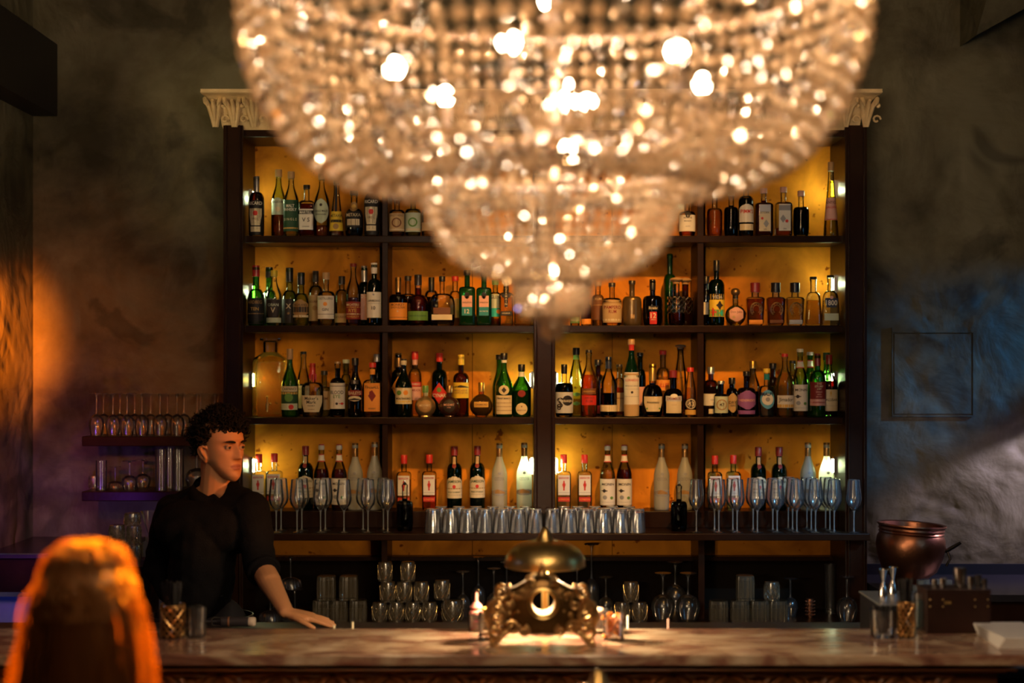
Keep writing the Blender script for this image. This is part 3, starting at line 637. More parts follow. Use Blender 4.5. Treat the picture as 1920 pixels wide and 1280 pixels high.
B('B',1490.5,530,34,'horse','clear','gold',.62,'black',18,[(600,608,.72,'r','lgrey')],'square tequila bottle with horseshoe emblem, black cap and grey base label',0,shoe)
B('B',1525,519,31,'bell','clear','gold',.52,'black',5,[],'clear tapering tequila bottle without label, half full of gold',.1)
B('B',1557,516,34,'bell','clear','clear',.5,'black',5,[(559,577,.72,'s','navy',[('1800',.5,.55,'white')]),(588,601,.78,'r','pale'),(555,561,.2,'o','pink')],'clear tapering tequila bottle with navy label, beside the lit end post')
# ---- third shelf
B('C',543.5,654,32,'burg','green',None,0,'cork',20,[(724,734,.94,'r','cream',[('CARPANO',.5,.7,'dark')]),(735,755,.94,'r','dgreen',[('#disc',.5,.8,'green'),('#band',.1,.2,'gold')]),(756,768,.94,'r','pale',[('#disc',.55,.8,'red',.3)])],'green vermouth bottle with cream banner, beside the large glass dispenser')
B('C',569,659,24,'slope','clear','dark',.5,'black',5,[(723,765,.95,'r','white',[('CACHACA',.15,.08,'grey')])],'clear necked bottle with plain white label behind the red wax bottle',1)
B('C',586,681,41,'squat','clear','gold',.24,'red',22,[(741,772,.93,'s','cream',[("Maker's",.17,.2,'dark'),('Mark',.40,.2,'dark'),('WHISKY',.62,.09,'dark'),('HANDMADE',.84,.05,'brown')])],'bourbon bottle with red wax dipped neck and cream label',0,wax)
B('C',608,695,30,'squat','pale','clear',.3,'dark',8,[(733,768,.95,'r','tan',[('RUM',.4,.16,'brown')])],'clear bottle with wide dark cap and tan label, behind the wax dipped one',.95)
B('C',633,678,29,'wine','clear','cola',.88,'cork',4,[(718,766,.98,'r','white',[('BLOOD',.36,.14,'dark'),('EYE',.52,.13,'green'),('#band',.12,.02,'dark'),('#disc',.8,.1,'dark',0),('#dia',.8,.1,'red',.7)])],'dark bottle with long off white label in the middle of the bay')
B('C',649,674,20,'std','pale','clear',.6,'pale',7,[],'slim pale bottle peeping out behind the black cream liqueur',1)
B('C',666,671,28,'burg','black',None,0,'black',14,[(731,742,.95,'c','dred',[('BAILEYS',.5,.6,'cream')]),(742,752,.85,'o','cream',[('#hill',.6,.4,'dark')]),(712,720,.5,'r','dark',[('B',.5,.7,'lgrey')])],'black cream liqueur bottle with red and cream label')
B('C',697.5,680,37,'flat','clear','whisky',.55,'red',9,[(718,771,.80,'r','orange',[('FIREBALL',.14,.14,'dark'),('#dia',.45,.4,'dred'),('#disc',.35,.15,'dred',-.1),('WHISKY',.9,.05,'dark')]),(692,702,.33,'r','orange')],'flask bottle with red cap and orange label against the divider')
B('C',707,664,25,'std','dgreen',None,0,'silver',14,[],'dark bottle with silver cap behind the orange labelled flask',1)
B('C',740,662,27,'std','black',None,0,'bronze',26,[(706,748,.98,'d','orange',[('AVERNA',.52,.16,'dred')])],'dark bitter bottle with orange diamond label and bronze cap',1)
B('C',757,673,32,'slope','dgreen',None,0,'dark',4,[(727,757,.97,'r','cream',[('MONTENEGRO',.66,.15,'dark'),('#disc',.3,.3,'green',-.5),('#disc',.3,.3,'orange',.3),('#band',.85,.06,'yellow')]),(676,684,.42,'r','cream')],'dark green amaro bottle with cream label, in front of the diamond label')
B('C',778,659,25,'std','clear','gold',.66,'red',15,[(716,724,.95,'r','red',[('LUXARDO',.5,.6,'white')]),(725,750,.95,'r','pink',[('SAMBUCA',.25,.26,'dred')]),(671,684,.5,'r','pink')],'clear aniseed liqueur bottle with red cap and pink label',.8)
B('C',797.5,723,39,'sphere','goldm',None,0,'green',13,[(750,773,.62,'o','bronze',[('MOZART',.42,.16,'cream'),('GOLD',.62,.08,'cream')])],'small gold ball shaped liqueur bottle with bronze round label')
B('C',824,662,30,'std','dgreen',None,0,'red',16,[(717,757,.97,'d','red',[('CYNAR',.6,.2,'white'),('#disc',.34,.22,'green')])],'dark green bitter bottle with red diamond label',1)
B('C',842.5,723,39,'sphere','choc',None,0,'bronze',13,[(748,773,.58,'o','dark',[('MOZART',.42,.16,'pink'),('DARK',.62,.08,'pink')])],'small dark brown ball shaped liqueur bottle with round label')
B('C',864.5,665,30,'wine','brown',None,0,'yellow',19,[(717,746,.97,'r','yellow',[('#hill',.25,.16,'dark'),('MANDARINE',.5,.15,'bronze'),('NAPOLEON',.66,.13,'bronze')])],'brown liqueur bottle with yellow cap and yellow label',.7)
B('C',902.5,717,43,'sphere','amber','dark',.60,'gold',17,[(753,763,.62,'r','gold',[('CHAMBORD',.5,.55,'brown')])],'ball shaped dark liqueur bottle with gold cap and gold band')
B('C',936,665,26,'burg','green',None,0,'black',9,[],'green bottle standing directly behind the long cream label bottle',1)
B('C',945,662,33,'burg','green','cola',.4,'black',12,[(741,776,.88,'r','cream',[('FERNET BRANCA',.16,.16,'dark'),('#band',.4,.02,'brown'),('#band',.6,.02,'brown'),('#band',.8,.02,'brown')]),(722,740,.58,'o','cream',[('#dia',.5,.6,'dark')]),(675,680,.4,'r','white')],'green bitter bottle with long cream label and black cap')
B('C',978,683,36,'slope','green','cola',.5,'black',13,[(755,777,.60,'o','cream',[('#disc',.3,.12,'brown'),('BENEDICTINE',.62,.09,'brown')]),(731,744,.4,'o','dred'),(697,706,.36,'r','white')],'flared green liqueur bottle with red seal and round cream label by the centre post')
B('C',1055.5,683,34,'squat','clear','cola',.64,'black',18,[(735,774,.97,'r','lgrey',[('#disc',.4,.5,'black',.35),('KRAKEN',.42,.12,'white',.35),('S',.5,.5,'dark',-.5),('8',.7,.3,'dark',-.6)])],'black spiced rum bottle with two glass ring handles by the centre post',0,rings)
B('C',1080.5,652,27,'tall','pale','gold',.25,'black',13,[(735,743,.85,'d','green'),(752,760,.85,'d','green'),(666,674,.5,'r','green')],'tall pale green tapering bottle with black cap behind the ring handled one',1)
B('C',1104,656,32,'slope','clear','orange',.63,'dark',5,[(741,759,.84,'r','red',[('AMARO',.25,.2,'dred'),('RUM',.6,.25,'dred')]),(728,739,.8,'r','brown',[('ANGOSTURA',.5,.5,'gold')])],'bottle of reddish spirit with bright red label')
B('C',1121,674,22,'std','brown','dark',.7,'black',11,[(760,775,.9,'r','red')],'brown bottle with black cap just behind the red labelled one',1)
B('C',1141,669,32,'slope','clear','cola',.40,'navy',22,[(759,771,.97,'r','cream')],'clear topped bottle with dark rum and low cream label')
B('C',1161.5,683,20,'std','clear','orange',.55,'dark',5,[(736,771,.97,'r','tan',[('Hennessy',.3,.15,'brown')])],'slim cognac bottle with tan label between two larger ones',.8)
B('C',1184,636,29,'slope','teal','clear',.2,'cork',10,[(698,758,.97,'r','white',[('#band',.06,.06,'tan'),('LUXARDO',.24,.1,'red'),('#disc',.62,.08,'dark'),('MARASCHINO',.42,.05,'grey'),('#band',.52,.01,'grey'),('#band',.75,.012,'grey')]),(758,780,.99,'r','tan'),(646,657,.42,'r','red')],'tallest green cherry liqueur bottle with very long white label')
B('C',1200,661,22,'std','dgreen','cola',.6,'black',6,[(725,760,.9,'r','pink')],'dark bottle tucked behind the tall cherry liqueur',1)
B('C',1223.5,682,38,'pot','clear','cola',.64,'gold',32,[(743,771,.88,'s','cream',[('Hennessy',.4,.2,'dark'),('#disc',.8,.12,'green',-.7),('#disc',.8,.12,'green',.7)])],'squat dark cognac bottle with long gold cap and cream label')
B('C',1243,657,27,'std','clear','gold',.6,'red',8,[(712,732,.95,'r','orange',[('LILLET',.5,.5,'red')])],'aperitif bottle with orange label and red cap, behind the two squat dark ones',1)
B('C',1262,694,38,'pot','black',None,0,'dred',14,[(742,752,.78,'r','lgrey',[('DRAMBUIE',.5,.6,'dred')]),(752,774,.74,'r','cream',[('LIQUEUR',.3,.1,'tan')]),(738,746,.35,'o','white')],'squat black liqueur bottle with dark red cap and light label')
B('C',1276,646,22,'tall','clear','gold',.3,'*silver',8,[],'tall clear bottle with a silver knob stopper rising behind the others',1)
B('C',1295,689,21,'tall','clear','gold',.6,'red',8,[(746,768,.98,'o','dark',[('#disc',.5,.86,'cream'),('#disc',.5,.74,'dark'),('43',.5,.4,'cream')]),(768,777,.95,'r','gold')],'slim gold liqueur bottle with round label reading 43 against the divider')
B('C',1333,688,29,'std','brown','dark',.6,'silver',13,[(738,760,.97,'r','white',[('GIN',.5,.12,'grey'),('22',.82,.14,'dark',.5)]),(766,775,.4,'r','cream',[] )],'dark brown gin bottle with silver cap, first past the divider on the third shelf',.65)
B('C',1352,714,27,'squat','black',None,0,'silver',6,[(743,774,.92,'r','pale',[('#disc',.5,.66,'bronze'),('#disc',.5,.54,'pale'),('47',.5,.2,'dark')])],'small black apothecary bottle with square stamp label')
B('C',1372.5,708,22,'std','black',None,0,'black',12,[(737,773,.85,'h','tan',[('DRY',.48,.14,'dark'),('GIN',.64,.1,'dark')])],'slim black gin bottle with tan six sided label',.7)
B('C',1399.5,696,34,'squat','navy',None,0,'black',9,[(732,767,.98,'h','purple',[("HENDRICK'S",.52,.18,'pink'),('#band',.5,.02,'pink')]),(769,776,.95,'r','purple')],'squat black gin bottle with purple diamond label')
B('C',1411.5,677,26,'slope','clear','dark',.45,'gold',14,[],'bottle with gold cap rising behind the purple diamond label',1)
B('C',1437.5,691,30,'squat','clear','clear',.5,'yellow',8,[(731,766,.88,'o','blue',[('MALFY',.2,.17,'navy'),('#disc',.5,.62,'white'),('#disc',.5,.24,'grey'),('MALFY',.24,.15,'navy')]),(701,712,.42,'r','teal')],'clear gin bottle with round blue and white label')
B('C',1449,681,20,'std','brown','dark',.5,'black',10,[],'dark bottle with black cap behind the blue and white label',1)
B('C',1471.5,663,34,'slope','clear','gold',.7,'red',6,[(741,764,.90,'r','white',[('Jimador',.38,.4,'dark'),('#band',.85,.24,'gold')])],'clear gold tequila bottle with white label and red cap')
B('C',1486,676,22,'std','clear','gold',.5,'dark',5,[],'plain clear bottle behind the gold tequila',1)
mon = [('MONIN',.2,.1,'dark'),('#dia',.45,.14,'dark',-.5),('#disc',.7,.16,'grey',-.4),('#disc',.72,.12,'green',.5),('#band',.88,.012,'grey')]
B('C',1501,654,29,'slope','pale','orange',.2,'white',6,[(721,770,.97,'r','white',mon),(676,690,.5,'r','white',[('#band',.06,.12,'red'),('#band',.94,.12,'red')])],'syrup bottle with white label and red and white neck band',.1)
B('C',1519,660,27,'slope','green','yellow',.5,'white',6,[(675,689,.5,'r','white',[('#band',.06,.12,'red'),('#band',.94,.12,'red')])],'green syrup bottle with red and white neck band, behind the red labelled wine',1)
B('C',1533,663,30,'std','green','gold',.4,'dred',23,[(716,748,.97,'r','dred',[('THE',.1,.12,'cream'),('STUMP',.26,.12,'cream'),('JUMP',.42,.11,'cream'),('SHIRAZ',.58,.08,'pink'),('GREN',.72,.07,'pink'),('MATARO',.86,.06,'pink')]),(748,760,.99,'r','pink',[('#band',.5,.1,'red'),('AUSTRALIA',.5,.25,'dred')])],'green wine bottle with dark red cap and red lettered label')
B('C',1550,661,26,'burg','green',None,0,'dgreen',14,[],'bright green wine bottle behind the last two on the third shelf',1)
B('C',1564,665,32,'burg','clear','wine',.58,'dred',18,[(730,770,.97,'r','cream',[('#fig',.18,.26,'gold'),('CALUSARI',.48,.12,'dark'),('#band',.75,.01,'grey')])],'burgundy shaped red wine bottle with cream label beside the end post')
# ---- raised step
bf = lambda t, b: [(t+38,t+75,.80,'r','white',[('BEEFEATER',.14,.16,'red'),('#fig',.52,.5,'red'),('#band',.88,.02,'grey')]),(t+79,t+87,.80,'r','red',[('LONDON',.5,.4,'orange')])]
ja = lambda t: [(t+55,t+96,.98,'a','cream',[('JAMESON',.26,.16,'dgreen'),('#disc',.47,.16,'red'),('#band',.56,.05,'bronze'),('IRISH WHISKEY',.72,.06,'dgreen'),('#band',.85,.01,'dark')]),(t+19,t+36,.20,'r','tan'),(t+32,t+40,.26,'o','dred')]
mo = lambda t: [(t+63,t+112,.97,'r','white',mon),(t+18,t+32,.5,'r','white',[('#band',.06,.14,'red'),('#band',.94,.14,'red')]),(t+1,t+10,.44,'r','white')]
os_ = lambda t: [(t+60,t+78,.80,'r','pale',[('OSTOYA',.55,.55,'grey')])][:0]+[(t+53,t+58,.2,'o','grey',[]),(t+86,t+97,.95,'c','grey',[('#hill',.3,.7,'bronze',-.2)])]
def frost_text(col):
    def f(t, g, h, hw):
        v, fc, tw, th = text_tris('OSTOYA'); m = MB(); W_ = 1.25*hw; sx = W_/tw; sz = sx*1.9
        m.add([(a*sx, g.surf(a*sx, h*.47+b*sz, .0012), h*.47+b*sz) for a, b in v], fc, 0, False); m.build('lettering', paper('grey'), t)
    return f
BF = lambda x, t, w, desc, liq='clear': B('S',x,t,w,'sq','clear',liq,.55,'red',16,bf(t,0),desc)
JA = lambda x, t, desc: B('S',x,t,29,'std','dgreen','cola',.3,'dred',17,ja(t),desc)
MO = lambda x, t, gl, liq, desc: B('S',x,t,29,'slope',gl,liq,.62,'red',2,mo(t),desc)
OS = lambda x, t, desc: B('S',x,t,29,'slope','frost',None,0,'bronze',25,os_(t),desc,0,frost_text(1))
BF(479.5,851,27,'red capped square gin bottle nearest the man on the raised step')
BF(514.5,850,30,'red capped square gin bottle, second from the man on the raised step')
JA(573,836,'green whiskey bottle with cream label behind the wine glasses near the man')
MO(602,833,'clear','red','dark red syrup bottle with striped neck, nearer the man of two behind the wine glasses')
MO(636,833,'clear','red','dark red syrup bottle with striped neck, farther from the man of two')
OS(666,831,'shaded frosted vodka bottle nearer the man, before the first divider')
OS(702.5,829,'shaded frosted vodka bottle touching the first divider on the raised step')
BF(757.5,853,27,'red capped square gin bottle behind the black bottle with a pourer','gold')
BF(805,852,27,'red capped square gin bottle with orange tint, next to the whiskey pair','orange')
JA(852,837,'green whiskey bottle with cream label, the one beside the gin in the middle bay')
JA(895,836,'green whiskey bottle with cream label, the one beside the frosted vodka')
OS(936.5,831,'frosted vodka bottle with brown hills, away from the centre post lamp')
OS(983,830,'frosted vodka bottle glowing white beside the centre post lamp')
BF(1057,852,27,'red capped square gin bottle touching the centre post on the copper pot side')
BF(1096,852,27,'red capped square gin bottle, second past the centre post')
MO(1139,834,'clear','gold','syrup bottle of golden liquid with striped neck in the middle of the bay')
MO(1170.5,834,'clear','red','red syrup bottle with striped neck beside the golden one')
OS(1240.5,832,'unlit frosted vodka bottle standing free in front of the amber panel')
OS(1284,832,'unlit frosted vodka bottle behind the last black pourer bottle')
BF(1340.5,854,26,'red capped square gin bottle just past the last divider, behind wine glasses')
BF(1375,853,27,'red capped square gin bottle, second past the last divider, behind wine glasses')
JA(1422,838,'green whiskey bottle behind the wine glasses, next to the last gin bottle')
JA(1461,838,'green whiskey bottle behind the wine glasses, next to the frosted vodka pair')
OS(1515,830,'lit frosted vodka bottle behind the glasses, one in from the end post')
OS(1554,830,'brightest frosted vodka bottle behind the glasses beside the end post')
def pourer(t, g, h, hw):
    MB().lathe([(.008, h-.002), (.009, h+.004), (.004, h+.008), (.0035, h+.02)], 12).build('pourer', STEEL, t)
for x, tp, ds in ((759, 908, 'black unlabelled bottle with clear neck on the counter before the first divider'), (1273, 910, 'black unlabelled bottle with clear neck beside the lone wine glass')):
    B('D', x, tp, 31, 'squat', 'clear', 'cola', .70, None, 0, [], ds, 0, pourer)
# ---- glass drinks dispenser
dd = 7.02; t = thing('drinks_dispenser', (X(507, dd), dd, zC), 'large square glass drinks dispenser of golden infusion with a small tap', 'dispenser')
s = dd/F; h = Z(634, dd)-zC; hw = 32*s
MB().lathe([(hw*.96, 0, 5, .85), (hw, .01, 5, .85), (hw, .67*h, 5, .85), (hw*.93, .74*h, 4, .85), (hw*.6, .79*h, 3, .9), (hw*.42, .82*h, 2, 1), (hw*.42, .95*h, 2, 1), (hw*.62, .97*h, 2, 1), (hw*.62, h, 2, 1)], 36, cap1=False).build('glass_jar', G['clear'], t)
MB().lathe([(hw*.9, .012, 5, .85), (hw*.94, .02, 5, .85), (hw*.94, .66*h, 5, .85), (hw*.90, .70*h, 4.5, .85)], 36).build('liquid', liquid('infuse'), t)
tp = MB(); yy = -hw*.85
tp.tube([(0, yy, .055), (0, yy-.03, .055)], .008, 10); tp.tube([(0, yy-.026, .055), (0, yy-.03, .022)], [.007, .005], 8); tp.tube([(0, yy-.026, .055), (0, yy-.026, .085)], [.004, .003], 8)
tp.ball((0, yy-.026, .09), .006); tp.ball((.014, yy-.02, .06), .005); tp.build('tap', BRASS, t)

print('CLASH', CLASH)
# ---------------------------------------------------------------- glassware prototypes (origin at the base)
DG = G['drink']
def real_glass(name, col, rough, ior=1.45):
    m, t, out = nt(name); g = N(t, 'ShaderNodeBsdfGlass'); g.inputs['Color'].default_value = rgb(col); g.inputs['Roughness'].default_value = rough; g.inputs['IOR'].default_value = ior
    tr = N(t, 'ShaderNodeBsdfTransparent'); x = N(t, 'ShaderNodeMixShader'); x.inputs[0].default_value = .12
    t.links.new(g.outputs[0], x.inputs[1]); t.links.new(tr.outputs[0], x.inputs[2]); t.links.new(x.outputs[0], out.inputs[0]); return m
RG = glass('wine_glass_crystal', (.985,.99,.985), .93, .03, (.85,.88,.9), 1.38, .06, 1.1, .10); RT = glass('tumbler_glass_clear', (.95,.97,.98), .75, .05, (.8,.86,.92), 1.5, .06, 1.5, .22)
RIM = glass('glass_edge', (.9,.93,.93), .6, .35, (.85,.9,.9), 1.6, .1, 2.0)
ORD = ['first','second','third','fourth','fifth','sixth','seventh','eighth','ninth','tenth','eleventh','twelfth','thirteenth','fourteenth','fifteenth','sixteenth','seventeenth','eighteenth','nineteenth','twentieth','twenty-first','twenty-second','twenty-third','twenty-fourth']
def hide_proto(t): 
    for c in list(t.children): bpy.data.objects.remove(c)
    bpy.data.objects.remove(t)
class Proto:
    """first placement uses the built thing itself, later ones are copies of it and its parts"""
    def __init__(s, make, name, cat): s.make = make; s.name = name; s.cat = cat; s.first = None
    def put(s, x, y, z, label, group, w=1.0, h=1.0, flip=False, rz=0):
        if s.first is None:
            t = thing(s.name, (x, y, z), label, s.cat, group); s.make(t); s.first = t
        else:
            t = copy_tree(s.first); t['label'] = label; t['group'] = group
        t.location = (x, y, z+LIFT); t.scale = (w, w, h); t.rotation_euler = (0, 0, rz)
        return t
def mk_wine(t):      # height 1 = .238 m
    r = .0405
    MB().lathe([(.004,.098),(.012,.103),(.034,.128),(r,.150),(.0395,.165),(.0335,.215),(.031,.238)], 40, cap0=False, cap1=False).build('bowl', RG, t, ang=0)
    MB().tube([(.031*math.cos(2*PI*k/32), .031*math.sin(2*PI*k/32), .238) for k in range(32)], .0008, 5, closed=True).build('rim', RIM, t)
    MB().lathe([(.0045,.0062),(.0035,.03),(.0035,.07),(.005,.092),(.009,.1005)], 16).build('stem', RIM, t)
    MB().lathe([(.033,0),(.0335,.0015),(.02,.003),(.008,.006),(.004,.012)], 32).build('foot', RG, t)
wine_glass = Proto(mk_wine, 'wine_glass', 'wine glass')
def mk_wine_inv(t):  # upside down: rim at 0, foot at the top
    MB().lathe([(.025,.0),(.0315,.035),(.034,.055),(.031,.078),(.018,.095),(.005,.102)], 28, cap0=False, cap1=False).build('bowl', DG, t, ang=0)
    MB().lathe([(.006,.100),(.0035,.12),(.0035,.175),(.006,.19)], 12).build('stem', DG, t)
    MB().lathe([(.004,.188),(.008,.194),(.02,.197),(.031,.1985),(.031,.2)], 26).build('foot', DG, t)
inv_glass = Proto(mk_wine_inv, 'stemmed_glass', 'wine glass')
def mk_coupe_inv(t):
    MB().lathe([(.050,.0),(.0485,.018),(.042,.038),(.024,.048),(.005,.052)], 30, cap0=False, cap1=False).build('bowl', DG, t, ang=0)
    m = MB()
    for k in range(24):
        a = 2*PI*k/24; m.tube([(.0495*math.cos(a), .0495*math.sin(a), .006), (.044*math.cos(a), .044*math.sin(a), .036)], .0022, 5)
    m.build('cut_pattern', DG, t)
    MB().lathe([(.005,.050),(.0035,.065),(.0035,.125),(.006,.14)], 12).build('stem', DG, t)
    MB().lathe([(.004,.139),(.012,.145),(.034,.1475),(.034,.149)], 26).build('foot', DG, t)
coupe = Proto(mk_coupe_inv, 'coupe_glass', 'cocktail glass')
def mk_snifter_inv(t):
    MB().lathe([(.036,.0),(.046,.025),(.054,.055),(.052,.078),(.036,.100),(.012,.110),(.005,.112)], 30, cap0=False, cap1=False).build('bowl', DG, t, ang=0)
    MB().lathe([(.008,.110),(.005,.125),(.005,.175),(.009,.19)], 12).build('stem', DG, t)
    MB().lathe([(.006,.188),(.014,.196),(.036,.1985),(.036,.2005)], 26).build('foot', DG, t)
snifter = Proto(mk_snifter_inv, 'balloon_glass', 'cocktail glass')
def mk_tumbler_inv(t):  # shot style faceted tumbler upside down, .108 high
    pr = []
    m = MB(); seg = 24; vs = []; rows = [(.0375,0),(.0375,.004),(.034,.06),(.030,.100),(.0285,.107),(.027,.108)]
    for r, z in rows:
        for k in range(seg):
            a = 2*PI*k/seg; q = r*(1 if (k % 2 == 0 or z < .005) else .91); vs.append((q*math.cos(a), q*math.sin(a), z))
    fs = [(i*seg+k, i*seg+(k+1) % seg, (i+1)*seg+(k+1) % seg, (i+1)*seg+k) for i in range(len(rows)-1) for k in range(seg)]
    fs.append(tuple((len(rows)-1)*seg+k for k in range(seg)))
    m.add(vs, fs); m.lathe([(.0345,.0005),(.032,.05),(.0275,.088),(.0255,.091)], 28); m.build('wall', RT, t, ang=12)
    MB().lathe([(.028,.100),(.0285,.107),(.026,.1085)], 24).build('thick_base', RIM, t)
    MB().tube([(.0375*math.cos(2*PI*k/30), .0375*math.sin(2*PI*k/30), .0012) for k in range(30)], .001, 5, closed=True).build('rim', RIM, t)
tumbler = Proto(mk_tumbler_inv, 'tumbler_glass', 'glass')
MISTY = glass('smoky_glass', (.90,.86,.74), .6, .09, (.9,.75,.45), 1.5, .10, 1.5, .12)
THICK = glass('thick_clear_glass', (.90,.93,.95), .7, .22, (.75,.80,.85), 1.5, .10, 1.6)
def mk_diamond(t):   # lattice cut tumbler upside down, .09 high, r .036
    MB().lathe([(.036,0),(.036,.02),(.035,.08),(.033,.088),(.030,.09)], 28, cap0=False).build('wall', MISTY, t)
    m = MB()
    for s in (-1, 1):
        for k in range(12):
            a0 = 2*PI*k/12
            m.tube([(.0365*math.cos(a0+s*q*.16), .0365*math.sin(a0+s*q*.16), .008+q*.0095) for q in range(8)], .0013, 4)
    m.build('lattice_cut', MISTY, t)
diamond = Proto(mk_diamond, 'cut_tumbler', 'glass')
def mk_rocks(t):
    m = MB(); seg = 48; rows = [(.042,0),(.042,.08),(.040,.1),(.036,.104)]; vs = []
    for r, z in rows:
        for k in range(seg):
            c, n = math.cos(2*PI*k/seg), math.sin(2*PI*k/seg); q = r*(1 if k % 2 else .955)
            vs.append((q*math.copysign(abs(c)**.6, c), q*math.copysign(abs(n)**.6, n), z))
    m.add(vs, [(i*seg+k, i*seg+(k+1) % seg, (i+1)*seg+(k+1) % seg, (i+1)*seg+k) for i in range(3) for k in range(seg)]+[tuple(3*seg+k for k in range(seg))])
    m.build('wall', MISTY, t, ang=15)
    MB().lathe([(.038,.086,4),(.038,.096,4)], 28).build('thick_base', DG, t)
rocks = Proto(mk_rocks, 'rocks_glass', 'glass')
def mk_high(t):
    MB().lathe([(.030,0),(.031,.19)], 26, cap1=False).build('wall', DG, t)
    MB().lathe([(.028,.002),(.028,.014)], 20).build('thick_base', DG, t)
high = Proto(mk_high, 'highball_glass', 'glass')
# ---- upright wine glasses on the counter shelf
def row_on_D(px, dep): return X(px, dep)
gl = [(500,6.77),(518,6.765),(509,6.865),(537,6.845),(543,6.93-.0),(557,6.77),(575,6.85),(601,6.765),(610,6.87),(645,6.77),(681,6.86),(692.6,6.765),(706,6.87),(727,6.765)]
gl = [(x, min(d_, 6.885)) for x, d_ in gl if x not in (543, 500)]
gl = sorted((x+s_*n, 6.74+.075*n) for x, k_, s_ in ((518,2,9),(557,2,9),(601,2,9),(645,1,0),(690,2,-9),(727,2,-8)) for n in range(k_))
for i, (x, d_) in enumerate(gl):
    wine_glass.put(X(x, d_), d_, zD, '%s upright wine glass counted from the man, on the counter shelf' % ORD[i], 'wine glasses nearer the man', .86)
gr = [(1305.6,6.80),(1339,6.87),(1347.7,6.775),(1374,6.875),(1382,6.78),(1412,6.875),(1420,6.78),(1446,6.87),(1457,6.775),(1479.6,6.88),(1494,6.775),(1514,6.88),(1529,6.785),(1541,6.88),(1565,6.76),(1601,6.727),(1590,6.70+.0)]
gr = sorted((x-8*n, 6.74+.0735*n) for x, k_ in ((1305.6,1),(1347.7,2),(1382,2),(1420,2),(1457,2),(1494,3),(1529,3),(1564,3)) for n in range(k_))+[(1601,6.727)]
for i, (x, d_) in enumerate(gr):
    wine_glass.put(X(x, d_), d_, zD, '%s upright wine glass counted from the lone one beside the black bottle' % ORD[i], 'wine glasses nearer the copper pot', .86)
# ---- upturned tumblers in the middle of the counter shelf
fr_ = [811,844,876,908,940,971.7,1003.5,1035.5,1067,1099,1131.5,1163.5,1195.5]
for i, x in enumerate(fr_):
    tumbler.put(X(x, 6.742), 6.742, zD, '%s upturned tumbler of the front row, counted from the man\'s side' % ORD[i], 'upturned tumblers on the counter shelf')
for i in range(12):
    x = fr_[i]+16
    if i == 6: continue
    x += {5: -2, 7: 6}.get(i, 0); tumbler.put(X(x, 6.85)*1.0, 6.85, zD, '%s upturned tumbler of the rear row, counted from the man\'s side' % ORD[i], 'upturned tumblers on the counter shelf', .93)
# ---- glasses on the bottom shelf: kind, centre px, py of base, px width, px height
LG = 'glasses stacked on the bottom shelf'
def low(proto, x, yb, wpx, hpx, label, d_=6.745, z=None, ref=(.036,.09)):
    z = zE+(0 if yb >= 1150 else (1158-yb)/F*d_) if z is None else z
    return proto.put(X(x, d_), d_, z, label, LG, wpx/2/F*d_/ref[0], hpx/F*d_/ref[1])
cp = (.050, .149); dm = (.036, .09); rk = (.042, .104); sn = (.054, .2005); iv = (.034, .2); hb = (.031, .19)
low(coupe, 507, 1160, 44, 60, 'upturned cut coupe beside the man\'s forearm', ref=cp)
low(coupe, 553, 1160, 46, 60, 'upturned cut coupe just past the man\'s wrist', ref=cp)
low(coupe, 530, 1160, 40, 58, 'upturned coupe standing behind the two beside the man\'s arm', 7.0, ref=cp)
zc_ = zE+60/F*6.84+.001
low(coupe, 545, 0, 42, 60, 'coupe stacked on top of the coupes beside the man\'s arm', 6.745, zc_, cp)
hr = 40/F*6.84+.001
for x, n in ((603,'nearest the hand'),(636,'in the middle of the bottom row'),(672,'farthest from the hand')):
    low(rocks, x, 1160, 33, 40, 'square tumbler of the small stack past the hand, '+n, ref=rk)
for x, n in ((612,'nearer the hand'),(654,'farther from the hand')):
    low(rocks, x, 0, 35, 44, 'square sided tumbler on top of the small stack, '+n, 6.745, zE+hr, rk)
h2 = 36/F*6.84+.001
for i, x in enumerate((712,743,774,805)):
    low(diamond, x, 1160, 29, 36, '%s lattice cut tumbler of the bottom row beneath the first divider' % ORD[i], ref=dm)
for i, x in enumerate((727,758)):
    low(diamond, x, 0, 29, 37, '%s lattice cut tumbler of the middle row beneath the first divider' % ORD[i], 6.745, zE+h2, dm)
low(diamond, 790, 0, 27, 37, 'third lattice cut tumbler of the middle row, under the taller pair', 6.745, zE+h2, dm)
h3 = h2+37/F*6.84+.001
for x, n in ((722,'nearer the divider'),(765,'farther from the divider')):
    low(diamond, x, 0, 27, 36, 'lattice cut tumbler at the very top of the pyramid, '+n, 6.745, zE+h3, dm)
low(diamond, 848, 1160, 40, 40, 'wide ribbed tumbler under a copper coloured one', ref=dm)
low(diamond, 829, 0, 29, 36, 'tumbler with a coppery sheen on top of the wide ribbed one', 6.745, zE+40/F*6.84+.001, dm)
for i, (x, hh) in enumerate(((868,86),(897,106),(926,92),(950,96))):
    low(inv_glass, x, 1160, 28, hh, '%s upturned stemmed glass behind the bronze clock, from the man\'s side' % ORD[i], 6.84+(i % 2)*.11, ref=iv)
for i, (x, hh) in enumerate(((1082,96),(1109,130),(1136,76))):
    low(inv_glass, x, 1160, 30, hh, '%s upturned stemmed glass past the brass lamp' % ORD[i], 6.84+(i % 2)*.11, ref=iv)
for x, n in ((1167,'nearer the orange garnish'),(1199,'farther from the orange garnish')): low(diamond, x, 1160, 29, 36, 'lattice cut tumbler of a stack of three, '+n, ref=dm)
low(diamond, 1183, 0, 28, 37, 'lattice cut tumbler on top of a stack of three', 6.745, zE+h2, dm)
low(snifter, 1243, 1160, 46, 90, 'upturned balloon glass one away from the second divider', ref=sn); low(snifter, 1290, 1160, 46, 90, 'upturned balloon glass beside the second divider', ref=sn)
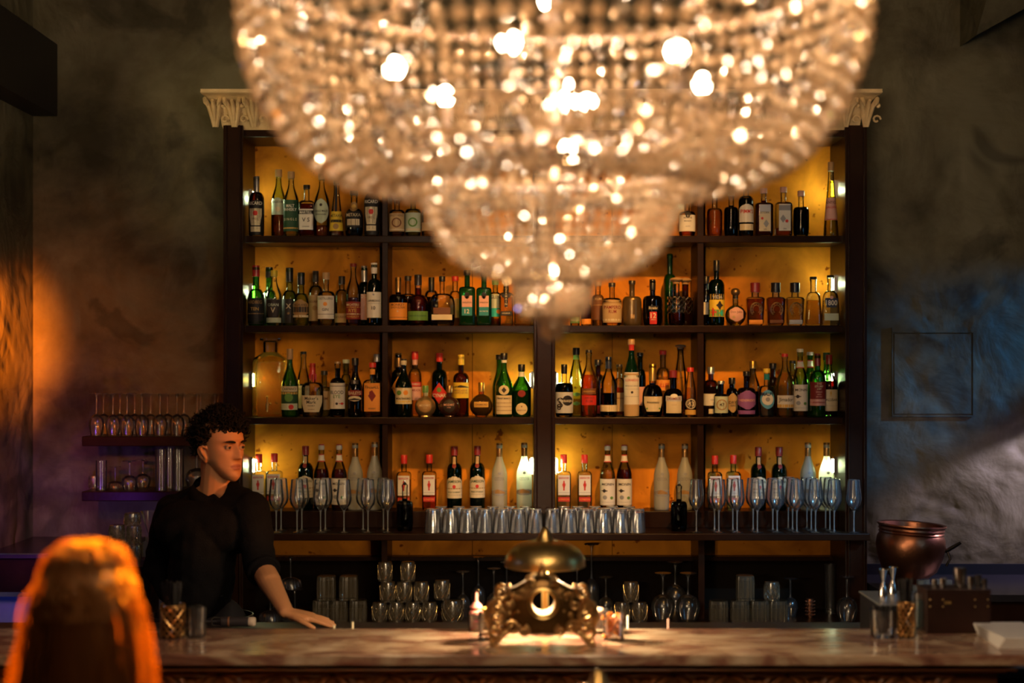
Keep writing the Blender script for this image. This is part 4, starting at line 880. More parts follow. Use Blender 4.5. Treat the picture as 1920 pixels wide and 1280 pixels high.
low(snifter, 1266, 1160, 44, 96, 'upturned balloon glass behind the pair by the second divider', 6.96, ref=sn)
for i, x in enumerate((1347,1387,1424,1459)): low(rocks, x, 1160, 35, 39, '%s square tumbler of the stack in the last bay' % ORD[i], ref=rk)
low(rocks, 1397, 0, 34, 46, 'square tumbler on top of the stack in the last bay', 6.745, zE+39/F*6.84+.001, rk)
low(diamond, 1447, 0, 29, 34, 'lattice cut tumbler on top of the stack in the last bay', 6.745, zE+39/F*6.84+.001, dm)
low(inv_glass, 1482, 1160, 28, 72, 'small upturned stemmed glass beside the coppery mug', 6.86, ref=iv)
low(high, 1556, 1160, 20, 92, 'tall narrow highball near the end post', 6.95, ref=hb); low(snifter, 1588, 1160, 40, 86, 'upturned balloon glass against the end post', 6.715, ref=sn)
t = thing('copper_mug', (X(1519, 6.84), 6.84, zE), 'small glowing copper mug in the last bay of the bottom shelf', 'mug')
m = MB().lathe([(.016,0),(.020,.03),(.021,.06),(.019,.086)], 22); m.build('cup', COPPER, t)
m = MB()
for q in range(5):
    for k in range(14): a = 2*PI*(k+.5*(q % 2))/14; m.ball((.0205*math.cos(a), .0205*math.sin(a), .014+q*.015), .0035, 0, 6, 4)
m.build('hammered_dots', COPPER, t)
# ---- wall shelves beside the man with upturned glasses
def wshelf(py, label):
    z = Z(py, 6.88); o = MB().box(X(153, 6.88), X(418, 6.88), 6.88, WY-.002, z-.045, z).build('wall_shelf', WOOD); bevel(o, .004)
    tag(o, label, 'shelf', 'dark shelves on the wall behind the man'); return z
z1 = wshelf(818, 'upper dark wooden wall shelf beside the cabinet, carrying upturned wine glasses'); z2 = wshelf(921, 'lower dark wooden wall shelf with mixed glasses, behind the man\'s shoulder')
for i, x in enumerate((181,212,238.5,266,300,332,370,403)):
    inv_glass.put(X(x, 6.93), 6.93, z1, '%s glass of the front row on the upper wall shelf, counted from its free end' % ORD[i], 'glasses on the upper wall shelf', 1.05, .99)
for i, x in enumerate((194,225,252.5,282.5,314,345,376,408)):
    inv_glass.put(X(x, 7.05), 7.05, z1, '%s glass of the rear row on the upper wall shelf, counted from its free end' % ORD[i], 'glasses on the upper wall shelf', 1.0, .97)
WG = 'glasses on the lower wall shelf'
high.put(X(190, 6.95), 6.95, z2, 'purple lit tumbler at the free end of the lower wall shelf', WG, .85, .72)
diamond.put(X(176, 7.06), 7.06, z2, 'little tumbler at the very end of the lower wall shelf', WG, .7, .65)
coupe.put(X(216, 7.03), 7.03, z2, 'small coupe beside the purple lit tumbler', WG, .8, .7)
for x, n, dd_ in ((243,'nearer the free end',6.95),(268,'nearer the highballs',7.06)): inv_glass.put(X(x, dd_), dd_, z2, 'short upturned stemmed glass on the lower wall shelf, '+n, WG, 1.1, .68)
for i, (x, dd_) in enumerate(((302,6.93),(318,7.04),(334,6.94))): high.put(X(x, dd_), dd_, z2, '%s highball on the lower wall shelf, towards the man\'s head' % ORD[i], WG, .9, 1.0)
snifter.put(X(369, 6.96), 6.96, z2, 'large balloon glass on the lower wall shelf beside the man\'s neck', WG, 1.0, .92)
# ---- service station behind the bar at the man's far side, with purple lit glasses
t = thing('service_cabinet', (X(255, 5.95), 5.98, 0), 'low dark service cabinet behind the man with glasses on its top', 'cabinet')
zt = Z(1058, 5.9); a, b2 = X(196, 5.9)-X(255, 5.95), X(284, 5.9)-X(255, 5.95)
MB().box(a+.02, b2-.02, -.13, .13, 0, zt-.03).build('body', WOOD, t); bevel(MB().box(a, b2, -.15, .15, zt-.03, zt).build('top', WOOD, t), .003)
MB().box(a+.03, b2-.03, -.135, -.13, .1, zt-.08).build('door', WOOD, t)
sg = 'purple lit glasses on the service cabinet'
k = 5.93/F
diamond.put(X(250, 5.93), 5.93, zt, 'lowest of the three glasses stacked on the service cabinet', sg, 14*k/.036, 34*k/.09)
diamond.put(X(251, 5.93), 5.93, zt+34*k+.001, 'middle glass of the stack of three on the service cabinet', sg, 14*k/.036, 36*k/.09)
diamond.put(X(248, 5.93), 5.93, zt+70*k+.002, 'topmost bluish glass of the stack of three on the service cabinet', sg, 15*k/.036, 24*k/.09)
diamond.put(X(219, 5.93), 5.93, zt, 'lower glass of the stack of two next to the woman\'s hair', sg, 14*k/.036, 34*k/.09)
diamond.put(X(219, 5.93), 5.93, zt+34*k+.001, 'upper glass of the stack of two next to the woman\'s hair', sg, 15*k/.036, 38*k/.09)
def mk_mart(t):
    MB().lathe([(.004,.09),(.045,.165)], 28, cap0=False, cap1=False).build('bowl', DG, t, ang=0); MB().lathe([(.004,.004),(.003,.05),(.004,.092)], 10).build('stem', DG, t)
    MB().lathe([(.034,0),(.034,.0015),(.005,.006)], 24).build('foot', DG, t)
Proto(mk_mart, 'martini_glass', 'cocktail glass').put(X(279, 6.02), 6.02, zt, 'open martini glass next to the stack of three on the service cabinet', sg, .75, 1.2)
# ---- back counter at the side wall
t = thing('back_counter', (-2.0, 6.7, 0), 'dark counter under the purple lit wall with a thin bright edge', 'counter')
zt = Z(1038, 6.5); MB().box(XL+2.0+.003, X(205, 6.5)+2.0, -.2, .44, zt-.02, zt).build('top', pbr('dark_lacquer', (.03,.02,.025), .25), t)
MB().box(XL+2.0+.003, X(200, 6.5)+2.0, -.17, .42, zt-.17, zt-.02).build('apron', WOOD, t)
MB().box(XL+2.0+.003, X(200, 6.5)+2.0, -.18, -.16, zt-.19, zt-.17).box(XL+2.0+.003, X(205, 6.5)+2.0, -.203, -.196, zt-.004, zt+.002).build('trim_strip', STEEL, t)  # steel strips added to stand in for the thin lit counter edges
MB().box(XL+2.0+.003, X(200, 6.5)+2.0, -.10, .40, 0, zt-.17).build('base', pbr('grey_panel', (.25,.25,.3), .5), t)
# ---------------------------------------------------------------- the bar
ZB = 1.15; yb0, yb1 = 4.09, 4.50
LIFT = 0
bar = thing('bar_counter', (0, 4.3, 0), 'long marble topped bar with a carved brown wood front', 'bar')
def bp_(name, mb, m, bev=0, **k):
    o = mb.build(name, m, bar, loc=(0, -4.3, 0), **k)
    if bev: bevel(o, bev)
    return o
xb0, xb1 = -2.1, 1.44; fx1 = X(1893, 4.12)
bp_('marble_top', MB().box(xb0, xb1, yb0, yb1, ZB-.030, ZB), MARB, .004)
bp_('molding', MB().box(xb0, fx1, yb0+.05, yb1-.02, ZB-.042, ZB-.030).box(xb0, fx1+.02, yb0+.022, yb1-.02, ZB-.050, ZB-.042).box(xb0, fx1, yb0+.045, yb1-.02, ZB-.060, ZB-.050), WOODB, .006)
bp_('front_panel', MB().box(xb0, fx1-.03, yb0+.09, yb1-.05, 0, ZB-.060), WOODB)
fz = MB(); fz.box(xb0, fx1-.02, yb0+.075, yb0+.09, ZB-.20, ZB-.060)
x = xb0+.1; q = 0
while x < fx1-.12:
    for s_ in (-1, 1):
        pts = []
        for k in range(15):
            a = k/14; ang = a*4.4; rr = .030*(1-.62*a)
            pts.append((x+s_*(.056-rr*math.sin(ang)*1.25-.018*a), yb0+.070-.006*math.sin(a*3), ZB-.098+rr*math.cos(ang)))
        fz.tube(pts, [.009-.005*k/14 for k in range(15)], 6)
        fz.tube([(x+s_*.01, yb0+.066, ZB-.138), (x+s_*.03, yb0+.06, ZB-.108), (x+s_*.06, yb0+.066, ZB-.078), (x+s_*.085, yb0+.07, ZB-.068)], [.005, .009, .008, .003], 6)
    fz.ball((x, yb0+.064, ZB-.098), .013, 0, 8, 6); fz.tube([(x-.07, yb0+.062, ZB-.064), (x-.03, yb0+.056, ZB-.070), (x, yb0+.052, ZB-.062), (x+.03, yb0+.056, ZB-.070), (x+.07, yb0+.062, ZB-.064)], .006, 6)
    x += .158
bp_('carved_frieze', fz, WOODB)
zL = 1.03
bp_('work_ledge', MB().box(xb0, fx1+.3, yb1-.01, 5.30, zL-.03, zL), pbr('dark_laminate', (.015,.012,.012), .45), .003)
bp_('ledge_base', MB().box(xb0+.02, fx1+.28, yb1+.03, 5.1, 0, zL-.03), WOOD)
LIFT = .0006
# ---- small white pegs
for i, (x, y0_, y1_, c) in enumerate(((626,1172,1188,'cream'),(661,1166,1188,'cream'),(1177,1154,1188,'white'),(1253,1160,1188,'pink'))):
    d_ = 4.62; hh = Z(y0_, d_)-zL; t = thing('candle', (X(x, d_), d_, zL), ['short cream stick behind the bar nearest the hand','taller cream stick behind the bar by the hand','white stick standing behind the bar by the orange garnish','pinkish stick behind the bar past the orange garnish'][i], 'stick', 'thin sticks standing behind the bar')
    MB().lathe([(.0035,.0),(.003,hh)], 10).build('shaft', paper(c), t); MB().lathe([(.008,0),(.008,.004),(.0035,.008)], 12).build('holder', paper(c), t)
t = thing('rolled_strap', (X(438, 5.2), 5.2, zL), 'rolled dark leather strap with a steel loop lying on the ledge before the man', 'strap')
def hx(m, x0, x1, r, zc=.0185): m.tube([(x0,0,zc),(x0+.004,0,zc),(x1-.004,0,zc),(x1,0,zc)], [r*.8,r,r,r*.8], 16); return m
hx(MB(), -.045, .055, .0175).build('leather_roll', pbr('black_leather', (.02,.016,.018), .35), t); hx(MB(), -.022, -.010, .0184).build('keeper_band', pbr('brown_leather', (.14,.055,.02), .4), t); hx(MB(), .050, .076, .0165).build('pale_end', pbr('pale_leather', (.42,.33,.26), .6), t)
MB().tube([(-.040,0,.004),(-.068,0,.004),(-.076,0,.010),(-.076,0,.027),(-.068,0,.033),(-.040,0,.033)], .0022, 7).build('loop', STEEL, t)
# ---------------------------------------------------------------- bronze clock case seen from behind
ck = thing('mantel_clock', (X(1016, 4.24), 4.24, ZB), 'ornate scrolled bronze mantel clock seen from behind with a round opening', 'clock')
cpx = 4.24/F
def cc(px, py): return ((px-1016)*cpx, Z(py, 4.24)-ZB)
oc = cc(1018, 1126); rin = 22*cpx
half_ = [(1016,1078),(1036,1082),(1052,1092),(1066,1100),(1084,1104),(1096,1112),(1094,1124),(1088,1136),(1090,1150),(1092,1165),(1088,1176),(1074,1184),(1050,1186),(1030,1190),(1016,1188)]
outl = [cc(a, b) for a, b in half_]+[(-cc(a, b)[0], cc(a, b)[1]) for a, b in reversed(half_[1:-1])]
nh = 40; n_o = len(outl); 
def resample(pts, n):
    L = []; tot = 0; P_ = pts+[pts[0]]
    for a, b in zip(P_, P_[1:]): L.append(math.dist(a, b))
    tot = sum(L); out = []
    for k in range(n):
        s = tot*k/n; i = 0
        while s > L[i]: s -= L[i]; i += 1
        f = s/L[i]; out.append((P_[i][0]+(P_[i+1][0]-P_[i][0])*f, P_[i][1]+(P_[i+1][1]-P_[i][1])*f))
    return out
ro = resample(outl, nh*2); m = MB(); vs = []; n2 = len(ro)
ang = [math.atan2(b-oc[1], a-oc[0]) for a, b in ro]
for y, ins in ((-.030, .92), (-.038, .80), (.038, .80), (.030, .92)):
    vs += [(oc[0]+(a-oc[0])*ins if False else a*ins+oc[0]*(1-ins), y, b*ins+oc[1]*(1-ins)) for a, b in ro]
mid = [(a, -.02, b) for a, b in ro]; mid2 = [(a, .02, b) for a, b in ro]
hole = [(oc[0]+rin*math.cos(t_), -.040, oc[1]+rin*math.sin(t_)) for t_ in ang]; hole2 = [(a, .04, b) for a, _, b in hole]
CASEM = pbr('dark_bronze_case', (.16,.09,.03), .42, 1, .5, .3, 45, .5, 16)
rings_ = [hole, vs[n2:2*n2], vs[:n2], mid, mid2, vs[3*n2:4*n2], vs[2*n2:3*n2], hole2]
allv = [v for r_ in rings_ for v in r_]
fs = [(i*n2+k, i*n2+(k+1) % n2, ((i+1) % 8)*n2+(k+1) % n2, ((i+1) % 8)*n2+k) for i in range(8) for k in range(n2)]
m.add(allv, fs, 0); m.build('case', CASEM, ck)
bz = MB(); bz.tube([(oc[0]+(rin+.003)*math.cos(k*PI/16), -.043, oc[1]+(rin+.003)*math.sin(k*PI/16)) for k in range(32)], .0035, 8, closed=True)
bz.tube([(oc[0]+(rin+.009)*math.cos(k*PI/16), -.038, oc[1]-.003+(rin+.009)*math.sin(k*PI/16)) for k in range(32)], .003, 8, closed=True); bz.build('bezel', BRASS, ck)
def spiral(m, cx, cz, r0, turns, s, start, th, y=-.036):
    pts = [(cx+s*r0*(1-.75*k/18)*math.cos(start+turns*2*PI*k/18), y-.008*k/18, cz+r0*(1-.75*k/18)*math.sin(start+turns*2*PI*k/18)) for k in range(19)]
    m.tube(pts, [th*(1-.45*k/18) for k in range(19)], 7)
for s in (-1, 1):
    m = MB()
    for yy in (-.036, .036):
        for px, py, r0, tn, st in ((1092,1106,13,1.2,2.6),(1100,1152,17,1.25,1.2),(1096,1134,10,1.1,4.2),(1072,1172,12,1.2,.5),(1104,1178,12,1.1,3.6),(1050,1178,9,1.2,1.8),(1036,1090,8,1.2,5.2),(1078,1130,8,1.3,2.0)):
            x_, z_ = cc(px, py); spiral(m, s*x_, z_, r0*1.12*cpx, tn, s, st, .0066, yy*1.12)
    for k in range(20):
        px = R.uniform(1056, 1092); py = R.uniform(1108, 1180)
        if math.hypot(px-1018, py-1126) < 29 or (px > 1090 and 1115 < py < 1135): continue
        x_, z_ = cc(px, py); m.ball((s*x_, -.038 if k % 3 else .038, z_), R.uniform(.0035, .0085), 0, 8, 6, (1, 1.0, 1.2))
    x_, z_ = cc(1108, 1150); m.tube([(s*cc(1094,1118)[0], 0, cc(0,1118)[1]), (s*cc(1112,1130)[0], 0, cc(0,1132)[1]), (s*cc(1118,1155)[0], 0, cc(0,1155)[1]), (s*cc(1108,1180)[0], 0, cc(0,1180)[1]), (s*cc(1092,1180)[0], 0, cc(0,1182)[1])], [.006,.009,.011,.009,.006], 8)
    m.build('scrollwork', BRONZE, ck)
for s in (-1, 1):
    for yy in (-.03, .03):
        m = MB(); zz = cc(0, 1186)[1]
        m.tube([(s*cc(1078,0)[0], yy, zz+.012), (s*cc(1092,0)[0], yy-.008, zz-.002), (s*cc(1098,0)[0], yy-.01, .016), (s*cc(1106,0)[0], yy-.012, .007), (s*cc(1114,0)[0], yy-.012, .010)], [.009,.009,.007,.006,.007], 8)
        m.ball((s*cc(1110,0)[0], yy-.012, .009), .009, 0, 10, 7); m.build('foot', BRONZE, ck)
m = MB(); zt_ = cc(0, 1080)[1]
m.lathe([(.020,zt_-.012),(.022,zt_),(.014,zt_+.006),(.010,zt_+.014),(.013,zt_+.018),(.006,zt_+.022),(.007,zt_+.028),(.004,zt_+.032),(.0055,zt_+.036),(.001,zt_+.046)], 16)
for s in (-1, 1): spiral(m, s*.024, zt_-.004, .012, 1.1, s, 1.0, .004, 0); m.ball((s*.034, 0, zt_-.014), .007, 0, 8, 6)
m.build('finial', BRONZE, ck)
# ---------------------------------------------------------------- brass dome lamp behind the clock
def dome_lamp(loc, label, h, rs, on):
    t = thing('table_lamp', loc, label, 'lamp', 'brass dome lamps')
    MB().lathe([(.055,0),(.056,.006),(.045,.012),(.015,.018),(.010,.026)], 32).build('base', BRASS, t)
    MB().lathe([(.010,.02),(.010,h*.66)], 20).build('column', BRASS, t)
    zr = h*.655; hd = .070*rs/.12; m = MB(); pr = []
    for k in range(13):
        a = PI/2*k/12; pr.append((rs*math.cos(a)**.9+.0*k, zr+hd*math.sin(a)**1.0))
    pr = [(rs*1.0, zr), (rs*.995, zr+.006)]+[(rs*math.cos(PI/2*k/12)**.72, zr+.006+hd*math.sin(PI/2*k/12)) for k in range(1, 12)]
    zt2 = pr[-1][1]; pr += [(rs*.20, zt2+.006), (rs*.145, zt2+.016), (rs*.11, zt2+.029), (rs*.06, zt2+.037), (.001, zt2+.040)]
    inn = [(r_*.97-.0008, z_-.002) for r_, z_ in pr[:-3]][::-1]
    m.lathe(inn+pr, 48, cap0=True, cap1=False); m.build('shade', BRASS, t)
    MB().lathe([(.012,h*.60),(.012,h*.66)], 16).build('socket', BRASS, t)
    for s_ in (-1, 1):
        MB().tube([(0,0,zr-.004), (s_*.05,0,zr+.002), (s_*.05,0,zr+.010)], .005, 8).build('bulb_arm', BRASS, t)
        MB().ball((s_*.05,0,zr+.022), .015, 0, 14, 10).build('light_bulb', pbr('bulb_glow' if on else 'bulb_dim', (1,.85,.6), .3, emit=(1,.72,.42), es=60 if on else 2), t)
    for s_ in ((-1, 1) if on else ()):
        l = bpy.data.lights.new('lamp_light', 'POINT'); lo = bpy.data.objects.new('lamp_light', l); C.objects.link(lo); lo.parent = t
        lo.location = (s_*.05, 0, zr-.006); l.color = (1, .72, .42); l.energy = on; l.shadow_soft_size = .012
    return t
dome_lamp((X(1022, 4.425), 4.425, ZB), 'lit brass dome table lamp behind the bronze clock', .302, .12, 24)
tb = thing('pedestal_table', (X(1122, 3.3), 3.3, 0), 'small round dark table in front of the bar, mostly below the picture', 'table')
MB().lathe([(.22,.90),(.225,.905),(.225,.93),(.22,.935)], 36).build('top', WOOD, tb); MB().lathe([(.03,.02),(.025,.9)], 16).build('column', WOOD, tb); MB().lathe([(.2,0),(.2,.015),(.03,.03)], 28).build('base', WOOD, tb)
dome_lamp((X(1122, 3.3), 3.3, .935), 'out of focus brass lamp top at the bottom edge before the bar', .330, .13, 0)
# ---------------------------------------------------------------- garnish glasses and small things on the bar
def tumbler_with(name, x, d_, w, hh, label, group=None, wall=DG):
    t = thing(name, (X(x, d_), d_, ZB), label, 'glass', group); r = w/2*d_/F; h = hh*d_/F
    MB().lathe([(r*.92,0),(r,.004),(r*1.02,h),(r*.95,h),(r*.9,.012)], 30, cap1=True).build('wall', wall, t); return t, r, h
GG = 'garnish glasses around the lamp'
t, r, h = tumbler_with('garnish_glass', 1150, 4.32, 40, 50, 'rocks glass full of orange peel beside the clock', GG)
m = MB()
for k in range(46):
    a = R.uniform(0, 2*PI); q = r*.8*math.sqrt(R.random()); z_ = R.uniform(.012, h*1.0); c = Vector((q*math.cos(a), q*math.sin(a), z_)); u = Vector((R.uniform(-1,1), R.uniform(-1,1), R.uniform(-.6,.6))).normalized(); v_ = u.orthogonal().normalized()
    m.tube([c+u*.011*math.cos(b_)+v_*.011*math.sin(b_) for b_ in (0,.6,1.2,1.8,2.4)], [.002,.004,.0045,.004,.002], 5)
m.build('orange_peel', pbr('orange_peel', (.90,.26,.012), .4, coat=.2), t)
t, r, h = tumbler_with('garnish_glass', 1122, 4.43, 36, 44, 'empty looking garnish glass half hidden behind the clock and orange peel', GG)
m = MB(); m.ball((0,0,h*.9), r*.7, 0, 12, 8, (1,1,.6)); m.build('lemon_half', pbr('pale_pink_fruit', (.85,.55,.40), .4), t)
t, r, h = tumbler_with('garnish_glass', 917, 4.33, 40, 50, 'glass of lemon slices on the man\'s side of the clock', GG)
m = MB()
for k in range(7): m.lathe([(.001,0),(r*.6,.001),(r*.62,.004),(.001,.005)], 20, o=(R.uniform(-.2,.2)*r, R.uniform(-.2,.2)*r, .012+k*.012))
m.lathe([(.001,0),(r*.8,.001),(r*.82,.005),(.001,.006)], 20, o=(.2*r, 0, h*.98)); m.ball((r*.35,0,h*1.06), r*.5, 0, 12, 8, (1.2,1,.5)); m.build('lemon_slice', pbr('lemon', (.85,.55,.12), .4), t)
t, r, h = tumbler_with('jam_jar', 893, 4.46, 30, 32, 'small glass jar of red cherries with a pink pourer top, by the clock', GG)
MB().lathe([(r*.85,.006),(r*.9,h*.55)], 24).build('cherries', pbr('cherry_syrup', (.18,.01,.02), .25), t)
MB().lathe([(r*.9,h),(r*.9,h+.006),(r*.55,h+.012),(r*.8,h+.02),(r*.5,h+.03),(r*.2,h+.036),(r*.12,h+.062)], 20).build('lid', pbr('pink_plastic', (.75,.28,.22), .4), t)
def straws(t, r, h, n, L, spread, m_, name='straw'):
    for k in range(n):
        a = 2*PI*k/n+R.uniform(-.2,.2); q = r*R.uniform(.25,.75); m = MB()
        m.tube([(q*math.cos(a)*.4, q*math.sin(a)*.4, .012), (q*math.cos(a)*(1+spread), q*math.sin(a)*(1+spread), L*R.uniform(.95,1.03))], .0028, 7)
        m.build(name, m_, t)
BLK = pbr('black_straw', (.006,.005,.006), .5, 0, .2)
GOLDL = pbr('woven_gold_metal', (.70,.42,.16), .28, 1)
def lattice_cup(x, d_, w, hh, label, L, n):
    t = thing('straw_cup', (X(x, d_), d_, ZB), label, 'cup', 'cups of black straws on the bar'); r = w/2*d_/F; h = hh*d_/F
    MB().lathe([(r*.96,0),(r*.97,h)], 28, cap1=False).build('wall', pbr('dark_cup', (.10,.055,.025), .35, .9), t)
    m = MB()
    for s in (-1, 1):
        for k in range(10): m.tube([(r*math.cos(2*PI*k/10+s*q*.2), r*math.sin(2*PI*k/10+s*q*.2), .004+(h-.008)*q/12) for q in range(13)], .0024, 5)
    m.tube([(r*math.cos(q*PI/12), r*math.sin(q*PI/12), h) for q in range(24)], .002, 6, closed=True); m.build('lattice', GOLDL, t)
    straws(t, r, h, n, L, .35, BLK); return t
lattice_cup(324, 4.36, 44, 60, 'gold lattice cup fanning out long black straws, near the woman\'s hair', 104*4.36/F, 18)
lattice_cup(1699, 4.36, 30, 66, 'gold lattice cup of black straws beside the wooden box', 110*4.36/F, 12)
t, r, h = tumbler_with('straw_glass', 368, 4.36, 36, 56, 'clear glass of short black straws beside the lattice cup near the woman'); straws(t, r, h, 14, h*1.02, .0, BLK)
t, r, h = tumbler_with('straw_glass', 1655, 4.36, 46, 52, 'wide clear glass stuffed with short black straws, blue lit edge, near the copper pot'); straws(t, r, h, 20, h*1.1, .1, BLK)
t, r, h = tumbler_with('water_glass', 1727, 4.47, 26, 70, 'tall bluish glass tucked between the lattice cup and the wooden box'); MB().lathe([(r*.85,.01),(r*.9,h*.8)], 20).build('liquid', glass('blue_water', (.25,.65,.75), .6, .25, (.1,.45,.55)), t)
# wooden box
bx0, bx1 = X(1737, 4.42), X(1857, 4.42); bh = .128
t = thing('wooden_box', ((bx0+bx1)/2, 4.47, ZB), 'dark studded wooden box on the bar holding small steel cups', 'box'); w2 = (bx1-bx0)/2
BW = pbr('reddish_box_wood', (.022,.008,.005), .5, 0, .2, .4, 40, .5, 10)
bevel(MB().box(-w2, w2, -.055, .055, 0, bh-.008).build('body', BW, t), .003); bevel(MB().box(-w2-.001, w2+.001, -.057, .057, bh-.008, bh).build('lid', BW, t), .002)
m = MB()
for sx in (-.9, -.5, .5, .9):
    for zf in (.62, .78): m.ball((sx*w2, -.056, bh*zf), .0028, 0, 8, 6)
m.build('stud', BRASS, t); MB().box(-w2*.45, -w2*.25, -.058, -.055, bh*.68, bh*.74).build('brass_plate', BRASS, t)
def mk_cup(t): MB().lathe([(.82,0),(.85,.02),(1,1),(.93,1),(.8,.06)], 26).build('cup', STEEL, t)
CU = Proto(mk_cup, 'steel_cup', 'cup')
for i, (x, y_, r_, h_, lb) in enumerate(((1800,4.47,.0195,.058,'tallest steel shaker tin standing on the wooden box'),(1821,4.445,.0120,.036,'small steel cup on the wooden box, nearest the tall tin'),(1834,4.49,.0105,.034,'small steel cup, middle of the three past the tall tin'),(1845,4.45,.0095,.028,'small steel cup at the outer corner of the wooden box'),(1768,4.46,.0105,.028,'short steel cup on the wooden box nearer the lattice cup'),(1752,4.48,.0085,.022,'smallest steel cup on the inner corner of the wooden box'))):
    o = CU.put(X(x, y_), y_, ZB+bh, lb, 'steel cups on the wooden box'); o.scale = (r_, r_, h_)
# steel topped box with two jiggers on the work ledge
t = thing('ice_well', (X(1682, 4.9), 4.85, zL), 'steel topped box behind the bar with two jiggers on it', 'ice box')
zt = Z(1108, 5.0)-zL; x2 = 56*4.9/F
MB().box(-x2, x2, -.12, .15, 0, zt-.006).build('body', pbr('black_steel', (.02,.018,.02), .4, .5), t); bevel(MB().box(-x2-.004, x2+.004, -.125, .155, zt-.006, zt).build('lid', pbr('satin_steel', (.42,.44,.5), .35, .9), t), .002)
def mk_jig(t):
    MB().lathe([(.0185,0),(.017,.02),(.006,.048)], 24).build('lower_cone', STEEL, t)
    MB().lathe([(.006,.048),(.0115,.062),(.021,.088),(.0225,.09),(.019,.086),(.007,.056)], 24).build('upper_cone', STEEL, t); MB().lathe([(.007,.046),(.008,.048),(.007,.050)], 20).build('collar', STEEL, t)
J = Proto(mk_jig, 'jigger', 'jigger')
J.put(X(1656, 4.88), 4.88, zL+zt, 'double steel jigger nearer the cabinet post', 'steel jiggers', .8, 1.0); J.put(X(1674, 4.93), 4.93, zL+zt, 'double steel jigger beside the copper pot and straws', 'steel jiggers', .8, 1.0)
# side counter and copper pot against the back wall
t = thing('side_counter', (2.2, 6.8, 0), 'dark counter along the wall under the copper pot', 'counter'); zc2 = Z(1090, 6.9); xs = X(1632, 6.8)-2.2
MB().box(xs, 4.0-2.2, -.3, .345, zc2-.03, zc2).build('top', pbr('black_worktop', (.02,.018,.022), .2), t); MB().box(xs+.02, 4.0-2.2, -.26, .34, 0, zc2-.03).build('base', WOOD, t)
MB().box(xs, 4.0-2.2, .325, .345, zc2, zc2+.05).build('upstand', pbr('blue_grey_rail', (.008,.009,.014), .3), t)
MB().tube([(xs+.1, -.36, zc2-.2), (1.8, -.36, zc2-.2)], .008, 8).build('rail', STEEL, t)
for xx in (xs+.12, .6, 1.5): MB().tube([(xx, -.36, zc2-.2), (xx, -.25, zc2-.2)], .006, 6).build('rail_bracket', STEEL, t)
dp = 6.72; s = dp/F; t = thing('copper_pot', (X(1703, dp), dp, zc2), 'old round copper pot with ridged rim and side handle', 'pot'); zr = Z(983, dp)-zc2; r0 = 63*s
b_ = zr
MB().lathe([(r0*.42,0),(r0*.45,.006),(r0*.40,.02),(r0*.50,.035),(r0*.80,.075),(r0*.97,b_*.50),(r0*1.02,b_*.66),(r0*.99,b_*.78),(r0*.93,b_*.84),(r0*.96,b_*.86),(r0*.93,b_*.885),(r0*.97,b_*.91),(r0*.95,b_*.94),(r0*1.01,b_*.98),(r0*1.0,b_),(r0*.93,b_*.985),(r0*.88,b_*.84),(r0*.9,b_*.5),(r0*.4,.08)], 56).build('body', COPPER, t)
m = MB(); x_ = r0*1.0; m.tube([(x_-.01, -.05, b_*.60), (x_+.02, -.06, b_*.68), (x_+.055, -.06, b_*.76)], [.008,.009,.007], 8); m.tube([(x_, -.05, b_*.63), (x_+.012, -.06, b_*.5), (x_-.002, -.055, b_*.38)], .006, 8); m.build('handle', DARKM, t)
t.rotation_euler = (math.radians(0), math.radians(3.2), 0); t.location.z += .004
t = thing('serving_tray', (X(1745, 6.55), 6.57, zc2), 'glass tray of ice cubes beneath the copper pot', 'tray')
MB().box(-.10, .10, -.06, .06, 0, .012).build('tray', STEEL, t); m = MB()
for k in range(14): c = (R.uniform(-.08,.08), R.uniform(-.04,.04), .012+.012+.024*(k % 2)); m.box(c[0]-.013, c[0]+.013, c[1]-.013, c[1]+.013, c[2]-.012, c[2]+.012)
m.build('ice', glass('ice', (.8,.9,.95), .7, .3, (.7,.85,.9)), t)['kind'] = 'stuff'
t = thing('menu_stack', (X(1900, 4.3), 4.30, ZB), 'stack of white papers at the end of the marble bar', 'papers'); 
for k in range(4): 
    o = MB().box(-.075, .075, -.13, .13, k*.008, k*.008+.007).build('sheet', pbr('white_card', (.55,.52,.48), .6), t); o.rotation_euler = (0,0,-.05+.03*k)
# ---------------------------------------------------------------- chandelier
cx, cy_ = X(1036, 2.8), 2.8
ch = thing('chandelier', (cx, cy_, 2.0), 'huge three tiered crystal bead chandelier glowing warm above the bar', 'chandelier')
def crystal(name):
    m, t, out = nt(name)
    g = N(t, 'ShaderNodeBsdfGlossy'); g.inputs[0].default_value = (1, .93, .82, 1); g.inputs['Roughness'].default_value = .04
    d = N(t, 'ShaderNodeBsdfDiffuse'); d.inputs[0].default_value = (.90, .62, .38, 1)
    tl = N(t, 'ShaderNodeBsdfTranslucent'); tl.inputs[0].default_value = (.95, .68, .42, 1)
    tr = N(t, 'ShaderNodeBsdfTransparent'); tr.inputs[0].default_value = (.95, .88, .78, 1)
    a = N(t, 'ShaderNodeMixShader'); a.inputs[0].default_value = .75; t.links.new(d.outputs[0], a.inputs[1]); t.links.new(tl.outputs[0], a.inputs[2])
    b = N(t, 'ShaderNodeMixShader'); b.inputs[0].default_value = .12; t.links.new(a.outputs[0], b.inputs[1]); t.links.new(tr.outputs[0], b.inputs[2])
    c = N(t, 'ShaderNodeMixShader'); c.inputs[0].default_value = .5; t.links.new(b.outputs[0], c.inputs[1]); t.links.new(g.outputs[0], c.inputs[2])
    t.links.new(c.outputs[0], out.inputs[0]); return m
CR = crystal('cut_crystal')
CR2 = glass('clear_crystal', (.80,.66,.48), .35, .05, (.8,.6,.4), 1.6, .04, 2.2, .30)
BULB = pbr('chandelier_bulb', (1,.9,.75), .3, emit=(1, .75, .50), es=900)
